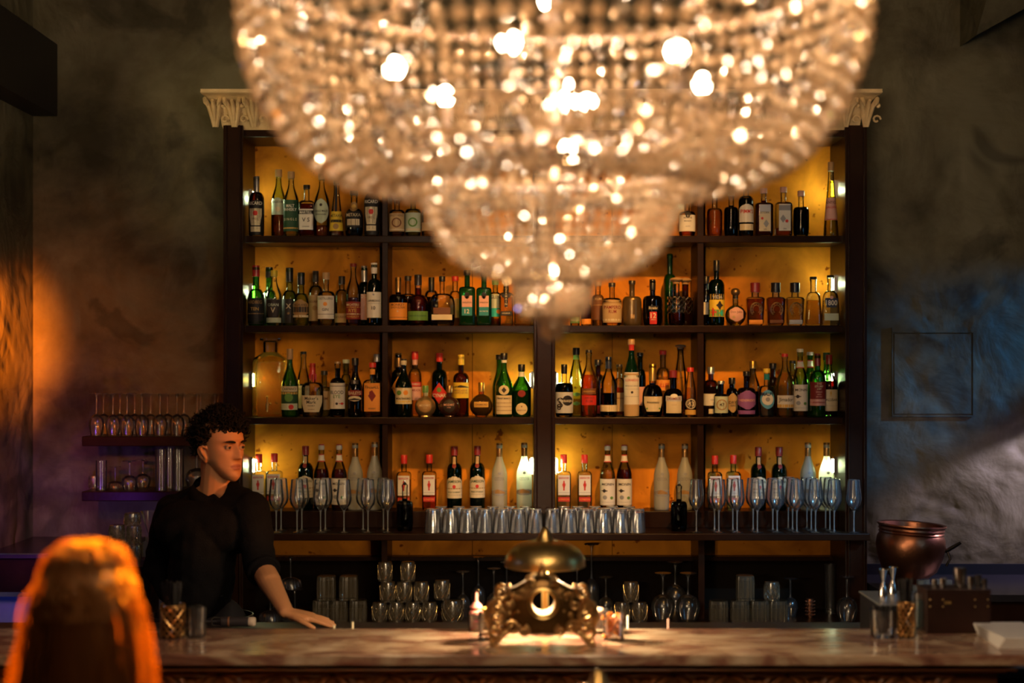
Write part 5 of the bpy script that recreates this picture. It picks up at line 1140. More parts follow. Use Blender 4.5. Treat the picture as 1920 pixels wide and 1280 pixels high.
ph = (1+5**.5)/2
_iv = [Vector(v).normalized() for v in [(-1,ph,0),(1,ph,0),(-1,-ph,0),(1,-ph,0),(0,-1,ph),(0,1,ph),(0,-1,-ph),(0,1,-ph),(ph,0,-1),(ph,0,1),(-ph,0,-1),(-ph,0,1)]]
_if = [(0,11,5),(0,5,1),(0,1,7),(0,7,10),(0,10,11),(1,5,9),(5,11,4),(11,10,2),(10,7,6),(7,1,8),(3,9,4),(3,4,2),(3,2,6),(3,6,8),(3,8,9),(4,9,5),(2,4,11),(6,2,10),(8,6,7),(9,8,1)]
def bead(m, c, r, st=1.0):
    q = Matrix.Rotation(R.uniform(0, 6.28), 3, 'Z') @ Matrix.Rotation(R.uniform(0, 6.28), 3, 'X')
    vs = []
    for v in _iv:
        w_ = q @ v; vs.append((c[0]+w_.x*r, c[1]+w_.y*r, c[2]+w_.z*r*st))
    m.add(vs, _if, 1 if R.random() < .24 else 0, False)
def path(prof, pitch):
    out = []; carry = 0
    for (r0, z0), (r1, z1) in zip(prof, prof[1:]):
        L = math.hypot(r1-r0, z1-z0); s = carry
        while s < L: f = s/L; out.append((r0+(r1-r0)*f, z0+(z1-z0)*f)); s += pitch
        carry = s-L
    return out
zz = lambda y: 1.95+(680-y)/1000-2.0
prof1 = [(r-.012, z) for r, z in [(.575,zz(-40)),(.592,zz(30)),(.588,zz(100)),(.560,zz(190)),(.520,zz(255)),(.470,zz(305)),(.405,zz(342)),(.335,zz(358)),(.274,zz(345))]]
prof2 = [(.250,zz(328)),(.243,zz(380)),(.228,zz(420)),(.208,zz(465)),(.165,zz(500)),(.115,zz(520)),(.075,zz(528))]
prof3 = [(.072,zz(536)),(.070,zz(570)),(.052,zz(592)),(.022,zz(600))]
prof0 = [(.560,zz(-50)),(.40,zz(-200)),(.24,zz(-420)),(.12,zz(-640))]
strands = []
for pr, n, pitch, br, st in ((prof1, 100, .0325, .0128, 1.0), (prof2, 60, .0215, .0088, 1.05), (prof3, 30, .015, .0072, 1.0), (prof0, 32, .06, .012, 1.3)):
    for k in range(n):
        a = 2*PI*(k+.5)/n; strands.append((math.sin(a)+(-.3 if pr is prof2 else .6 if pr is prof0 else 0), a, pr, pitch, br, st, n))
strands.sort(key=lambda s: s[0])
rest = MB()
for i, (_, a, pr, pitch, br, st, n) in enumerate(strands):
    m = MB() if i < 96 else rest
    pts = path(pr, pitch)
    for j, (r, z) in enumerate(pts):
        if False: continue
        sc = min(1, .45+.55*r/pr[0][0]*1.15) if pr is not prof0 else 1
        bead(m, (r*math.cos(a), r*math.sin(a), z), br*R.uniform(.86, 1.1)*sc, st)
    m.tube([(r*math.cos(a), r*math.sin(a), z) for r, z in pts], .0010, 3, 1)
    if m is not rest: m.build('bead_strand', [CR, CR2], ch, ang=0)
# short chains of beads under the hoops and inner swags
for k in range(10):
    a0 = 2*PI*k/10
    for q in range(12):
        a = a0+2*PI/10*q/12; r = .30; sag = .05*math.sin(PI*q/12); bead(rest, (r*math.cos(a), r*math.sin(a), zz(235)-sag), .010)
for k in range(16):
    a = 2*PI*k/16
    for q in range(16): f = q/15; r = .53-.27*f; bead(rest, (r*math.cos(a), r*math.sin(a), zz(110)-.23*math.sin(f*PI*.5)+.0), .009)
o = rest.build('bead_strands', [CR, CR2], ch, ang=0); o['kind'] = 'stuff'
GM = pbr('dark_chandelier_metal', (.07,.035,.015), .55, 0)
for nm, r, z, th in (('upper_hoop', .565, zz(-45), .010), ('middle_hoop', .256, zz(325), .008), ('lower_hoop', .074, zz(531), .005), ('inner_hoop', .30, zz(225), .006)):
    MB().tube([(r*math.cos(2*PI*k/64), r*math.sin(2*PI*k/64), z) for k in range(64)], th, 7, closed=True).build(nm, GM, ch)
MB().tube([(0,0,zz(520)), (0,0,zz(-640)), (0,0,2.29)], [.008,.014,.014], 10).build('stem', GM, ch)
for k in range(6):
    a = 2*PI*k/6+.25
    m = MB(); m.tube([(.01*math.cos(a), .01*math.sin(a), zz(250)), (.12*math.cos(a), .12*math.sin(a), zz(285)), (.22*math.cos(a), .22*math.sin(a), zz(270)), (.30*math.cos(a), .30*math.sin(a), zz(215))], .006, 7); m.build('arm', GM, ch)
    c = Vector((.30*math.cos(a), .30*math.sin(a), zz(210)))
    b = MB(); b.lathe([(.022,-.004),(.024,0),(.011,.004),(.010,.05)], 14, o=c); so = b.build('candle_holder', GM, ch)
    b = MB(); b.lathe([(.008,.05),(.014,.057),(.018,.068),(.014,.08),(.003,.086)], 14, o=c); b.build('light_bulb', BULB, so)
for k in range(3):
    c = Vector(((.027,-.03,zz(340)), (.03,-.02,zz(236)), (.0,-.016,zz(545)))[k])  # last one is an extra bulb added to brighten the bottom tier
    q9 = .55 if k == 2 else 1; b = MB(); b.lathe([(.02*q9,-.004),(.022*q9,0),(.009*q9,.004),(.009*q9,.02)], 14, o=c).tube([(0,0,c.z), c], .004, 6); so = b.build('candle_holder', GM, ch)
    b = MB(); b.lathe([(r_*q9, z_*q9) for r_, z_ in ((.008,.02),(.016,.035),(.017,.045),(.011,.062),(.002,.080))], 14, o=c); b.build('light_bulb', BULB, so)
for k in range(8):      # unseen upper ring of bulbs, added to brighten the top beads
    a = 2*PI*k/8; c = Vector((.42*math.cos(a), .42*math.sin(a), zz(-60)))
    b = MB(); b.lathe([(.02,-.004),(.022,0),(.009,.004),(.009,.02)], 14, o=c).tube([(.57*math.cos(a), .57*math.sin(a), zz(-45)), c], .004, 6); so = b.build('candle_holder', GM, ch)
    b = MB(); b.lathe([(.008,.02),(.014,.027),(.018,.038),(.014,.05),(.003,.056)], 14, o=c); b.build('light_bulb', BULB, so)
MB().ball((0,0,zz(614)), .026, 0, 10, 7).build('crystal_ball', CR, ch, ang=0); MB().tube([(0,0,zz(590)), (0,0,zz(520))], .003, 6).build('ball_link', GM, ch)
MB().lathe([(.06,2.28),(.08,2.30)], 24).build('ceiling_rose', GM, ch)
# ---------------------------------------------------------------- people
def remeshed(name, mb, mats, voxel, parent=None, smooth=4, post=None):
    o = mb.build('t', mats[0] if isinstance(mats, list) else mats, ang=0)
    r = o.modifiers.new('r', 'REMESH'); r.mode = 'VOXEL'; r.voxel_size = voxel; r.use_smooth_shade = True
    s = o.modifiers.new('s', 'SMOOTH'); s.factor = .5; s.iterations = smooth
    dg = bpy.context.evaluated_depsgraph_get(); me = bpy.data.meshes.new_from_object(o.evaluated_get(dg)); me.name = name
    bpy.data.objects.remove(o); me.materials.clear()
    for m in (mats if isinstance(mats, list) else [mats]): me.materials.append(m)
    if post: post(me)
    for p in me.polygons: p.use_smooth = True
    n = bpy.data.objects.new(name, me); C.objects.link(n)
    if parent: n.parent = parent
    return n
def cap(m, p0, p1, r0, r1, fl=1.0, seg=16, side=None):
    """tapered limb with rounded ends; fl flattens it across SIDE"""
    p0, p1 = Vector(p0), Vector(p1); d = (p1-p0); L = d.length; d.normalize()
    a = d.cross(Vector(side) if side else Vector((0,0,1)));
    if a.length < 1e-4: a = d.orthogonal()
    a.normalize(); b = a.cross(d).normalized(); vs = []; rings = []
    for k in range(5): t = -PI/2+PI/2*k/5; rings.append((p0+d*(r0*math.sin(t)), r0*math.cos(t)+1e-4))
    for k in range(5): f = k/4; rings.append((p0+d*(L*f), r0+(r1-r0)*f))
    for k in range(1, 6): t = PI/2*k/5; rings.append((p1+d*(r1*math.sin(t)), r1*math.cos(t)+1e-4))
    for c, r in rings:
        for k in range(seg): q = 2*PI*k/seg; vs.append(c+a*(r*math.cos(q))+b*(r*fl*math.sin(q)))
    n = len(rings); fs = [(i*seg+k, i*seg+(k+1) % seg, (i+1)*seg+(k+1) % seg, (i+1)*seg+k) for i in range(n-1) for k in range(seg)]
    fs += [tuple(reversed(range(seg))), tuple((n-1)*seg+k for k in range(seg))]
    m.add(vs, fs); return m
HS = [(-.004,.008,-.082,-.055,2),(.003,.020,-.090,-.025,2.2),(.018,.033,-.094,-.004,2.3),(.034,.045,-.092,.016,2.4),(.05,.054,-.089,.035,2.4),(.07,.063,-.088,.058,2.3),(.09,.067,-.087,.078,2.2),(.11,.070,-.086,.092,2.2),(.13,.072,-.084,.100,2.1),(.15,.074,-.086,.104,2.1),(.17,.075,-.084,.104,2),(.19,.071,-.072,.096,2),(.207,.060,-.054,.078,2),(.220,.042,-.032,.052,2),(.228,.016,-.006,.020,2)]
def head_mesh(mt, s=1.0):
    """head in its own frame: chin at z 0, face towards -y"""
    NZ, NA = 90, 96; vs = []; z0, z1 = HS[0][0], HS[-1][0]
    def sec(z):
        for a, b in zip(HS, HS[1:]):
            if a[0] <= z <= b[0]: f = (z-a[0])/(b[0]-a[0]); return [a[i]+(b[i]-a[i])*f for i in range(5)]
        return HS[-1]
    g = lambda d, s_: math.exp(-(d/s_)**2)
    for i in range(NZ+1):
        z = z0+(z1-z0)*(i/NZ); _, w_, fy, by, e = sec(z); cy0 = (fy+by)/2; hd = (by-fy)/2
        for k in range(NA):
            t = 2*PI*k/NA; c, n = math.cos(t), math.sin(t)
            x = w_*math.copysign(abs(c)**(2/e), c); y = cy0+hd*math.copysign(abs(n)**(2/e), n)
            fr = max(0, -n)
            if fr > 0:
                dz = 0; ax = abs(x)
                dz -= .0105*g(ax-.031, .017)*g(z-.124, .012)          # sockets
                dz += .0075*g(z-.144, .008)*g(ax-.026, .026)           # brow
                dz += .0045*g(ax-.045, .016)*g(z-.098, .016)           # cheekbone
                if .074 < z < .150:                                     # nose
                    f = (.142-z)/(.142-.086) if z > .086 else (z-.074)/.012
                    f = max(0, min(1, f)); h_ = (.007+.025*f) if z > .086 else .032*f*f*(3-2*f)
                    wn = .0085+.0045*min(1, max(0, (.115-z)/.03)); dz += h_*g(x, wn)
                dz += .006*g(ax-.013, .0065)*g(z-.086, .008)           # nostril wings
                dz += .0060*g(x, .021)*g(z-.0565, .0055)               # upper lip
                dz += .0065*g(x, .018)*g(z-.0455, .0060)               # lower lip
                dz -= .0055*g(x, .023)*g(z-.0512, .0024)               # mouth line
                dz -= .003*g(x, .02)*g(z-.034, .006); dz += .006*g(x, .018)*g(z-.017, .012)
                dz -= .006*g(ax-.046, .014)*g(z-.062, .02)
                y -= dz*min(1, fr*1.6)
            vs.append(mt @ Vector((x*s, y*s, z*s)))
    m = MB(); fs = [(i*NA+k, i*NA+(k+1) % NA, (i+1)*NA+(k+1) % NA, (i+1)*NA+k) for i in range(NZ) for k in range(NA)]
    fs += [tuple(reversed(range(NA))), tuple(NZ*NA+k for k in range(NA))]
    m.add(vs, fs)
    for sd in (-1, 1):       # ears
        q = lambda x, y, z: mt @ Vector((sd*x*s, y*s, z*s))
        rim = [(.066,-.004,.108), (.073,.000,.117), (.081,.010,.122), (.087,.022,.119), (.088,.029,.108), (.084,.029,.094), (.078,.022,.080), (.072,.010,.068), (.067,.004,.064)]
        for a_, b_ in zip(rim, rim[1:]): cap(m, q(*a_), q(*b_), .0045*s, .0045*s, 1, 8)
        cap(m, q(.068,.006,.080), q(.080,.018,.106), .012*s, .013*s, .55, 10, (1,0,0)); cap(m, q(.068,.006,.066), q(.070,.008,.072), .0065*s, .0065*s, 1, 8)
    return m
def hand(m, wrist, fwd, side, up, s=1.0, curl=.12, thumb=1):
    """palm, four unequal fingers and a thumb; fwd to the fingertips, side to the thumb"""
    W, f, sd, u = Vector(wrist), Vector(fwd).normalized(), Vector(side).normalized(), Vector(up).normalized()
    q = lambda a, b, c: W+f*(a*s)+sd*(b*s)+u*(c*s)
    for b in (-.030,-.012,.008,.026): cap(m, q(.005, b*.62, 0), q(.088, b, .0), .0155*s, .0115*s)
    cap(m, q(.02,.022,-.003), q(.06,.034,-.004), .017*s, .013*s)
    for b, L, sp, r in ((.028,.072,.10,.0088),(.009,.080,.0,.0092),(-.011,.074,-.12,.0088),(-.030,.058,-.26,.0078)):
        p = q(.088, b, 0); d = (f+sd*sp).normalized(); dn = -u
        a1 = p+(d*math.cos(curl)+dn*math.sin(curl))*L*.45*s; a2 = a1+(d*math.cos(curl*1.8)+dn*math.sin(curl*1.8))*L*.31*s; a3 = a2+(d*math.cos(curl*.9)+dn*math.sin(curl*.9))*L*.25*s
        cap(m, p, a1, r*1.05*s, r*s, seg=10); cap(m, a1, a2, r*s, r*.93*s, seg=10); cap(m, a2, a3, r*.93*s, r*.74*s, seg=10)
    p = q(.028,.034,-.003); d = (f*.75+sd*.72).normalized(); a1 = p+d*.036*s-u*.002*s; a2 = a1+(f*.9+sd*.5).normalized()*.030*s-u*.004*s; a3 = a2+(f*.95+sd*.35).normalized()*.022*s-u*.004*s
    cap(m, p, a1, .0135*s, .0105*s, seg=10); cap(m, a1, a2, .0105*s, .0098*s, seg=10); cap(m, a2, a3, .0098*s, .0075*s, seg=10)
def skin(name, c):
    m, t, out = nt(name); b = N(t, 'ShaderNodeBsdfPrincipled'); t.links.new(b.outputs[0], out.inputs[0])
    b.inputs['Base Color'].default_value = rgb(c); b.inputs['Roughness'].default_value = .6; b.inputs['Subsurface Weight'].default_value = .12
    b.inputs['Subsurface Radius'].default_value = (.02,.008,.004); b.inputs['Subsurface Scale'].default_value = .4
    n = N(t, 'ShaderNodeTexNoise'); n.inputs['Scale'].default_value = 90; bp = N(t, 'ShaderNodeBump'); bp.inputs['Strength'].default_value = .12; bp.inputs['Distance'].default_value = .003
    tc = N(t, 'ShaderNodeTexCoord'); t.links.new(tc.outputs['Object'], n.inputs['Vector']); t.links.new(n.outputs[0], bp.inputs['Height']); t.links.new(bp.outputs[0], b.inputs['Normal']); return m
SK = skin('tan_skin', (.42,.185,.075)); LIP = skin('lip_skin', (.27,.085,.05))
# ---- the barman
man = thing('person', (X(405, 5.55), 5.55, 0), 'person in a black shirt with dark curly hair, one hand leaning on the ledge', 'person')
mo_ = Vector(man.location); L_ = lambda v: Vector(v)-mo_
q_ = lambda px, py, d_: P(px, py, d_)-mo_
hz = Z(897, 5.58); YAW = math.radians(50)
HM = Matrix.Translation(L_((X(412, 5.58), 5.60, hz))) @ Matrix.Rotation(YAW, 4, 'Z') @ Matrix.Rotation(math.radians(3), 4, 'X')
body = MB(); hm = head_mesh(HM); body.add(hm.v, hm.f)
nk = q_(404, 914, 5.64)
cap(body, nk+Vector((0,0,-.03)), HM @ Vector((0,.02,.055)), .062, .056)
cap(body, nk+Vector((0,.01,-.05)), HM @ Vector((0,.045,.09)), .055, .05)
shR, shL = q_(326, 962, 5.68), q_(470, 958, 5.52)
elL, wrL = q_(490, 1062, 5.46), P(536, 1146, 5.225)-mo_
elR, wrR = q_(298, 1060, 5.74), q_(330, 1140, 5.62)
chest, belly, pelv = q_(398, 1010, 5.60), q_(392, 1100, 5.60), q_(388, 1190, 5.62)
cap(body, shR, shL, .055, .055); cap(body, chest+Vector((-.07,0,.05)), chest+Vector((.07,-.03,.05)), .098, .098, .8)
cap(body, chest+Vector((-.02,0,0)), belly+Vector((-.03,0,0)), .115, .105, .72); cap(body, belly+Vector((-.03,0,0)), pelv+Vector((-.02,0,0)), .105, .11, .75)
cap(body, nk+Vector((-.01,0,-.02)), shR, .055, .05); cap(body, nk+Vector((.01,0,-.02)), shL, .055, .05)
cap(body, shL, elL, .053, .041); cap(body, elL, elL+(wrL-elL)*.35, .043, .042); cap(body, elL+(wrL-elL)*.35, wrL, .042, .027, .85)
cap(body, shR, elR, .053, .041); cap(body, elR, wrR, .041, .028, .85)
fw = (P(613, 1156, 5.22)-P(536, 1150, 5.22)); fw.z = -.032; fw.y = .01
hand(body, wrL+Vector((.006,0,-.004)), fw, (.1,-1,-.08), (.28,0,1), 1.0, .07)
hand(body, wrR, (.5,-.6,-.6), (.7,.3,.2), (-.4,-.5,.7), 1.0, .3)
cap(body, pelv+Vector((-.08,0,-.02)), Vector((-.10,.02,.50)), .095, .06); cap(body, Vector((-.10,.02,.50)), Vector((-.11,.05,.09)), .058, .042)
cap(body, pelv+Vector((.08,0,-.02)), Vector((.10,.0,.50)), .095, .06); cap(body, Vector((.10,.0,.50)), Vector((.11,.03,.09)), .058, .042)
HI = HM.inverted()
def lips(me):
    for p in me.polygons:
        c = HI @ p.center
        if abs(c.x) < .024 and c.y < -.080 and .0395 < c.z < .0625-.12*abs(c.x) and abs(c.z-.051) < .0125*(1-(c.x/.027)**2)+.0005: p.material_index = 1
remeshed('body', body, [SK, LIP], .0031, man, 3, lips)
EYE = pbr('eye_white', (.34,.28,.23), .25); IR = pbr('dark_iris', (.03,.015,.01), .1); HAIRM = pbr('dark_brown_hair', (.006,.0035,.0025), .7, 0, .12)
for sd in (-1, 1):
    c = Vector((sd*.031, -.0715, .1235)); m = MB(); m.ball(HM @ c, .0112, 0, 16, 12)
    e = m.build('eye', EYE, man); gz = HM @ (c+Vector((.0015, -.0088, .0))); MB().ball(gz, .0058, 0, 12, 8).build('iris', IR, e)
    lid = MB()
    for zo, rr in ((.0044, .0030), (-.0070, .0018)):
        lid.tube([HM @ (c+Vector((.0135*math.sin(a), -.0128*math.cos(a)*1.0+.0005, zo+.0025*math.cos(a*1.6)*(1 if zo > 0 else -1)))) for a in [k*.3-1.2 for k in range(9)]], [rr*.5]+[rr]*7+[rr*.5], 6)
    lid.build('eyelid', SK, man)
    br = MB(); br.tube([HM @ Vector((sd*(.014+.036*k/7), -.0945+.013*(k/7)**2.2, .1425+.0045*math.sin(k/7*2.4))) for k in range(8)], [.003,.0042,.0048,.0046,.004,.0034,.0024,.0012], 6); br.build('eyebrow', HAIRM, man)
# curls
def scalp_ok(v):  # head frame
    x, y, z = v
    if z > .176: return True
    if y < -.030: return z > .172
    if y < -.004: return z > .135+max(0, (-y))*1.0
    if y < .034: return z > .132 
    return z > .045
hr_ = MB(); Rh = random.Random(3); cnt = 0
while cnt < 1150:
    a = Rh.uniform(0, 2*PI); e_ = Rh.uniform(-.5, 1.57); dv_ = Vector((math.cos(e_)*math.cos(a), math.cos(e_)*math.sin(a), math.sin(e_)))
    p = Vector((0, .010, .135))+Vector((dv_.x*.074, dv_.y*.093, dv_.z*.090))
    if not scalp_ok(p): continue
    cnt += 1; n = (dv_+Vector((0, .05, .18))).normalized(); L = Rh.uniform(.028, .062)*(1 if p.z > .13 else .62)
    if p.y < -.03: n = (n+Vector((0,-.1,.35))).normalized(); L *= .85
    u = n.orthogonal().normalized(); v_ = n.cross(u); rr = Rh.uniform(.004, .0075); ph_ = Rh.uniform(0, 6.28); tw = Rh.choice((-1, 1))*Rh.uniform(1.2, 2.2)
    pts = [HM @ (p+n*(L*k/11)+(u*math.cos(ph_+tw*2*PI*k/11)+v_*math.sin(ph_+tw*2*PI*k/11))*rr*min(1, k/3)) for k in range(12)]
    hr_.tube(pts, [.0026]*9+[.0022,.0016,.0008], 4)
# under-mass so no scalp shows
vs = []; nU, nV = 30, 18
for i in range(nV+1):
    e_ = -.45+(1.57+.45)*i/nV
    for k in range(nU):
        a = 2*PI*k/nU; dv_ = Vector((math.cos(e_)*math.cos(a), math.cos(e_)*math.sin(a), math.sin(e_))); p = Vector((0,.010,.135))+Vector((dv_.x*.077, dv_.y*.096, dv_.z*.094))
        if not scalp_ok(p): p = Vector((0,.014,.135))+Vector((dv_.x*.064, dv_.y*.080, dv_.z*.085))
        p += dv_*(.012*noise.noise(p*40)) if scalp_ok(p) else Vector((0,0,0)); vs.append(HM @ p)
hr_.add(vs, [(i*nU+k, i*nU+(k+1) % nU, (i+1)*nU+(k+1) % nU, (i+1)*nU+k) for i in range(nV) for k in range(nU)])
hr_.build('hair', HAIRM, man, ang=0)
# shirt, trousers, belt
SHIRT = pbr('black_cotton', (.0035,.003,.0035), .85, 0, .08, .35, 220); TR = pbr('black_trousers', (.010,.009,.011), .85, 0, .2)
sh_ = MB(); cap(sh_, shR, shL, .072, .068); cap(sh_, chest+Vector((-.085,0,.05)), chest+Vector((.075,-.03,.05)), .128, .128, .82)
cap(sh_, chest+Vector((-.03,0,0)), belly+Vector((-.03,0,0)), .160, .150, .80)
cap(sh_, nk+Vector((-.015,.02,-.022)), shR+Vector((0,0,.002)), .066, .062); cap(sh_, nk+Vector((.015,.02,-.022)), shL+Vector((0,0,.002)), .066, .060)
slv = elL+(wrL-elL)*.06
cap(sh_, shL, elL+Vector((-.004,0,0)), .072, .060); cap(sh_, elL, slv, .060, .057)
cap(sh_, shR, elR, .074, .062); cap(sh_, elR, wrR*.6+elR*.4, .060, .046)
def folds(me):
    for v in me.vertices:
        c = v.co; w_ = noise.noise(Vector((c.x*9, c.y*9, c.z*22)))*.008+noise.noise(c*32)*.003
        v.co = c+v.normal*w_
    for v in me.vertices:     # open V neckline: drop the cloth in front of the throat
        c = v.co-nk; 
        f = Vector((math.sin(YAW*.4), -math.cos(YAW*.4), 0)); a = c.dot(f); b_ = abs(c.dot(Vector((f.y, -f.x, 0))))
        if a > .0 and c.z < .09 and c.z > -.038+b_*1.5 and b_ < .05: v.co = v.co-f*.06*min(1,(c.z+.038-b_*1.5)/.012)
remeshed('shirt', sh_, SHIRT, .0065, man, 5, folds)
co = MB(); f3 = Vector((math.sin(YAW*.4), -math.cos(YAW*.4), 0)); s3 = Vector((f3.y, -f3.x, 0))*-1
for sd in (-1, 1):
    inner = []; outer = []; 
    for k in range(9):
        a = PI*k/8*.97; rad = .068+.034*(k/8)**2
        c = nk+Vector((0,.006,0))+(-f3*math.cos(a)*rad+s3*sd*math.sin(a)*rad*1.08); c.z = nk.z+.048-.085*(k/8)**1.6
        inner.append(c); o_ = c+(c-nk-Vector((0,0,c.z-nk.z))).normalized()*.020+Vector((0,0,-.034-.012*(k/8))); outer.append(o_)
    vs = inner+outer+[v+Vector((0,0,-.004)) for v in inner]+[v+Vector((0,0,-.004)) for v in outer]
    co.add(vs, [(k, k+1, 9+k+1, 9+k) for k in range(8)]+[(18+k, 27+k, 27+k+1, 18+k+1) for k in range(8)]+[(9+k, 9+k+1, 27+k+1, 27+k) for k in range(8)]+[(k, 18+k, 18+k+1, k+1) for k in range(8)])
co.build('collar', SHIRT, man, ang=0)
cu = MB(); dL = (wrL-elL).normalized(); u = dL.orthogonal().normalized(); v_ = dL.cross(u)
cu.tube([slv+dL*(.010+.004*math.sin(3*a))+(u*math.cos(a)+v_*math.sin(a))*.053 for a in [2*PI*k/20 for k in range(20)]], .011, 8, closed=True); cu.build('rolled_cuff', SHIRT, man)
tr_ = MB(); cap(tr_, pelv+Vector((-.07,-.01,.04)), pelv+Vector((.03,-.00,.03)), .122, .122, 1); 
for s_ in (-1, 1): cap(tr_, pelv+Vector((s_*.08,0,-.02)), Vector((s_*.10,.01,.50)), .112, .080); cap(tr_, Vector((s_*.10,.01,.50)), Vector((s_*.11,.04,.06)), .078, .065)
remeshed('trousers', tr_, TR, .012, man, 4)
for s_ in (-1, 1): m = MB(); cap(m, (s_*.11,.06,.045), (s_*.13,-.09,.035), .045, .036); m.build('shoe', pbr('black_shoe', (.012,.01,.01), .3), man, ang=0)
bz_ = q_(395, 1168, 5.5).z; be = MB(); LEA = pbr('black_leather', (.02,.016,.018), .35)
rx, ry = .190, .146; cxb, cyb = pelv.x-.015, pelv.y-.03
pts = [(cxb+rx*math.cos(2*PI*k/40), cyb+ry*math.sin(2*PI*k/40)) for k in range(40)]
vs = [(x, y, bz_+z) for z in (-.018, .018) for x, y in pts]+[(cxb+(x-cxb)*1.02, cyb+(y-cyb)*1.02, bz_+z) for z in (-.018, .018) for x, y in pts]
fs = [(80+k, 80+(k+1) % 40, 120+(k+1) % 40, 120+k) for k in range(40)]+[(k, 40+k, 40+(k+1) % 40, (k+1) % 40) for k in range(40)]+[(40+k, 120+k, 120+(k+1) % 40, 40+(k+1) % 40) for k in range(40)]+[(k, (k+1) % 40, 80+(k+1) % 40, 80+k) for k in range(40)]
be.add(vs, fs); bel = be.build('belt', LEA, man)
bk_ = MB(); a_ = -PI/2+.02; bx_ = cxb+rx*1.04*math.cos(a_); by_ = cyb+ry*1.06*math.sin(a_)
bk_.tube([(bx_-.022,by_,bz_-.019),(bx_+.012,by_,bz_-.019),(bx_+.012,by_,bz_+.019),(bx_-.022,by_,bz_+.019),(bx_-.030,by_,bz_+.01),(bx_-.030,by_,bz_-.01)], .0026, 6, closed=True); bk_.build('buckle', STEEL, bel)
m = MB()
for k in range(5): c = nk+f3*(.09+.045*min(1, k/1.5))+Vector((0,0,-.09-.075*k)); m.lathe([(.0055,0),(.0055,.002)], 10, o=c)
m.build('shirt_button', pbr('button_black', (.03,.025,.025), .3), man)
# ---- the woman in front of the bar, seen from behind
wo = thing('person', (X(158, 2.62), 2.62, 0), 'person with long blond hair seen from behind, rim lit orange and out of focus', 'person')
mo2 = Vector(wo.location); WM = Matrix.Translation(Vector((0, .03, Z(1222, 2.6)-.045))) @ Matrix.Rotation(PI-.25, 4, 'Z')
hb_ = MB(); hm = head_mesh(WM, .95); hb_.add(hm.v, hm.f); zn = WM.translation.z
cap(hb_, (0,0,zn-.10), (0,-.0,zn+.06), .052, .05); cap(hb_, (-.14,0,zn-.15), (.14,0,zn-.15), .06, .06); cap(hb_, (0,0,zn-.22), (0,0,zn-.48), .13, .11, .7)
cap(hb_, (0,0,zn-.45), (0,.0,.95), .11, .15, .8)
for s_ in (-1, 1):
    cap(hb_, (s_*.15,0,zn-.16), (s_*.20,.03,zn-.44), .045, .036); cap(hb_, (s_*.20,.03,zn-.44), (s_*.12,.22,zn-.50), .034, .025)
    hand(hb_, (s_*.12,.22,zn-.50), (-s_*.4,1,0), (-s_,.2,0), (0,0,1), .9, .3)
    cap(hb_, (s_*.08,0,.92), (s_*.10,.0,.5), .09, .058); cap(hb_, (s_*.10,0,.5), (s_*.10,.02,.1), .055, .04); cap(hb_, (s_*.10,.0,.05), (s_*.11,.12,.035), .04, .032)
remeshed('body', hb_, [skin('fair_skin', (.62,.42,.32))], .006, wo, 3)
tp_ = MB(); cap(tp_, (-.145,0,zn-.155), (.145,0,zn-.155), .068, .068); cap(tp_, (0,0,zn-.2), (0,0,zn-.5), .15, .13, .75); cap(tp_, (0,0,zn-.48), (0,0,.9), .13, .165, .85)
for s_ in (-1, 1): cap(tp_, (s_*.15,0,zn-.16), (s_*.20,.03,zn-.44), .056, .048); cap(tp_, (s_*.08,0,.92), (s_*.10,0,.5), .115, .09); cap(tp_, (s_*.10,0,.5), (s_*.10,.02,.1), .088, .07)
remeshed('clothes', tp_, pbr('dark_dress', (.02,.015,.02), .8), .012, wo, 4)
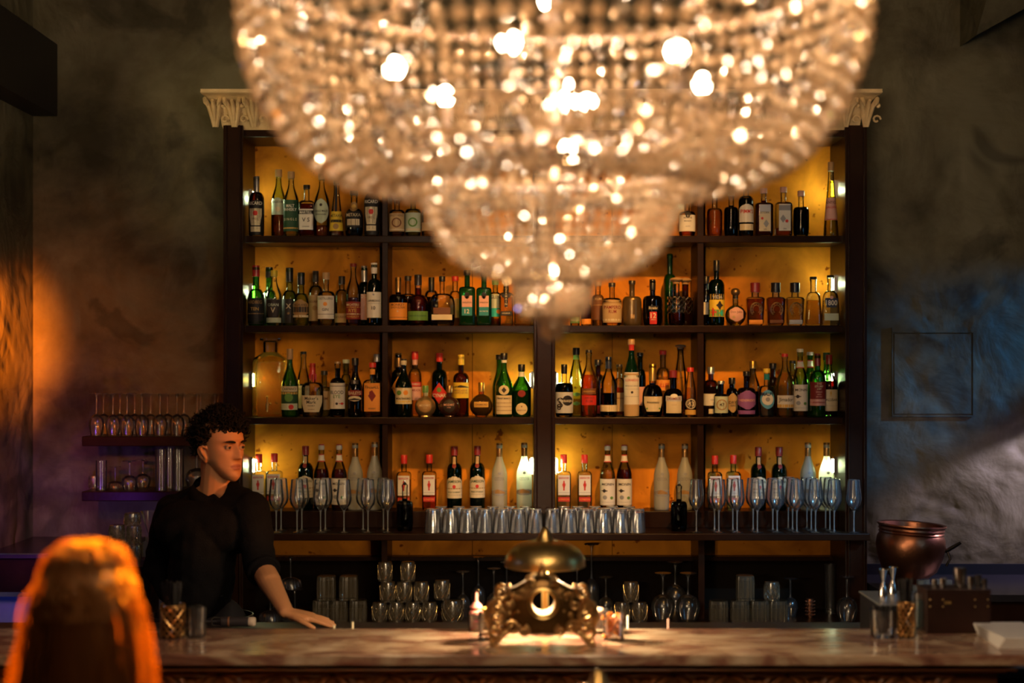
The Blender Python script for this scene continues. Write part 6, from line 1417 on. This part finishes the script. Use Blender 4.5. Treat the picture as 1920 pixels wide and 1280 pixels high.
def hairmat():
    m, t, out = nt('blond_hair'); d = N(t, 'ShaderNodeBsdfDiffuse'); d.inputs[0].default_value = (.06,.020,.005,1); tl = N(t, 'ShaderNodeBsdfTranslucent'); tl.inputs[0].default_value = (.9,.5,.15,1)
    g = N(t, 'ShaderNodeBsdfGlossy'); g.inputs[0].default_value = (1,.7,.4,1); g.inputs['Roughness'].default_value = .4
    a = N(t, 'ShaderNodeMixShader'); a.inputs[0].default_value = .38; t.links.new(d.outputs[0], a.inputs[1]); t.links.new(tl.outputs[0], a.inputs[2])
    b = N(t, 'ShaderNodeMixShader'); b.inputs[0].default_value = .04; t.links.new(a.outputs[0], b.inputs[1]); t.links.new(g.outputs[0], b.inputs[2]); t.links.new(b.outputs[0], out.inputs[0]); return m
wh = MB(); vs = []; cz = zn+.125
for i in range(22):
    if i < 11: e_ = 1.57-1.57*i/10; rr, z_ = math.cos(e_), cz+.098*math.sin(e_)
    else: rr, z_ = 1+.035*(i-10), cz-.03*(i-10)
    for k in range(33):
        a = PI+.15+(PI-.30)*k/32 if i >= 8 else 2*PI*k/32
        vs.append(Vector((.088*rr*math.cos(a), .102*rr*math.sin(a)+.005, z_))*1.0+Vector((.003*math.sin(a*40), .003*math.cos(a*37), 0)))
wh.add(vs, [(i*33+k, i*33+k+1, (i+1)*33+k+1, (i+1)*33+k) for i in range(21) if i != 7 for k in range(32)])
Rw = random.Random(5); cz = zn+.125
for k in range(2600):
    a = Rw.uniform(0, 2*PI); e_ = Rw.uniform(-.1, 1.5)
    dx, dy, dz_ = math.cos(e_)*math.cos(a), math.cos(e_)*math.sin(a), math.sin(e_)
    if dy > .55 and e_ < .7: continue          # leave the face clear
    sh2 = Rw.uniform(.96, 1.04); p = Vector((dx*.090*sh2, dy*.104*sh2+.005, cz+dz_*.100*sh2)); pts = [p]
    ax = math.atan2(dy, dx); out_ = Rw.uniform(.066, .094)*(1+.12*Rw.random()**5); L = Rw.uniform(.22, .42); w0 = Rw.uniform(0, 6.28)
    tgt = Vector((math.cos(ax)*out_, math.sin(ax)*out_*.95, 0))
    for q in range(1, 10):
        f = q/9; r_ = min(1, f*1.7); xy = Vector((p.x, p.y, 0)).lerp(tgt*(1+1.5*max(0, f*(.35+.65*f)*L-.06+max(0, cz-p.z))), r_**.95)
        z_ = p.z-L*f*(.35+.65*f)+(.03*math.sin(PI*min(1, f*2.2)) if e_ > .9 else 0)
        wv = .006*math.sin(w0+f*7); pts.append(Vector((xy.x+wv, xy.y+wv*.6, z_)))
    wh.tube(pts, [.0016]+[.0022]*7+[.0016,.0006], 3)
wh.build('hair', hairmat(), wo, ang=0)
print('PLACED', len([o for o in bpy.data.objects if o.parent is None]))
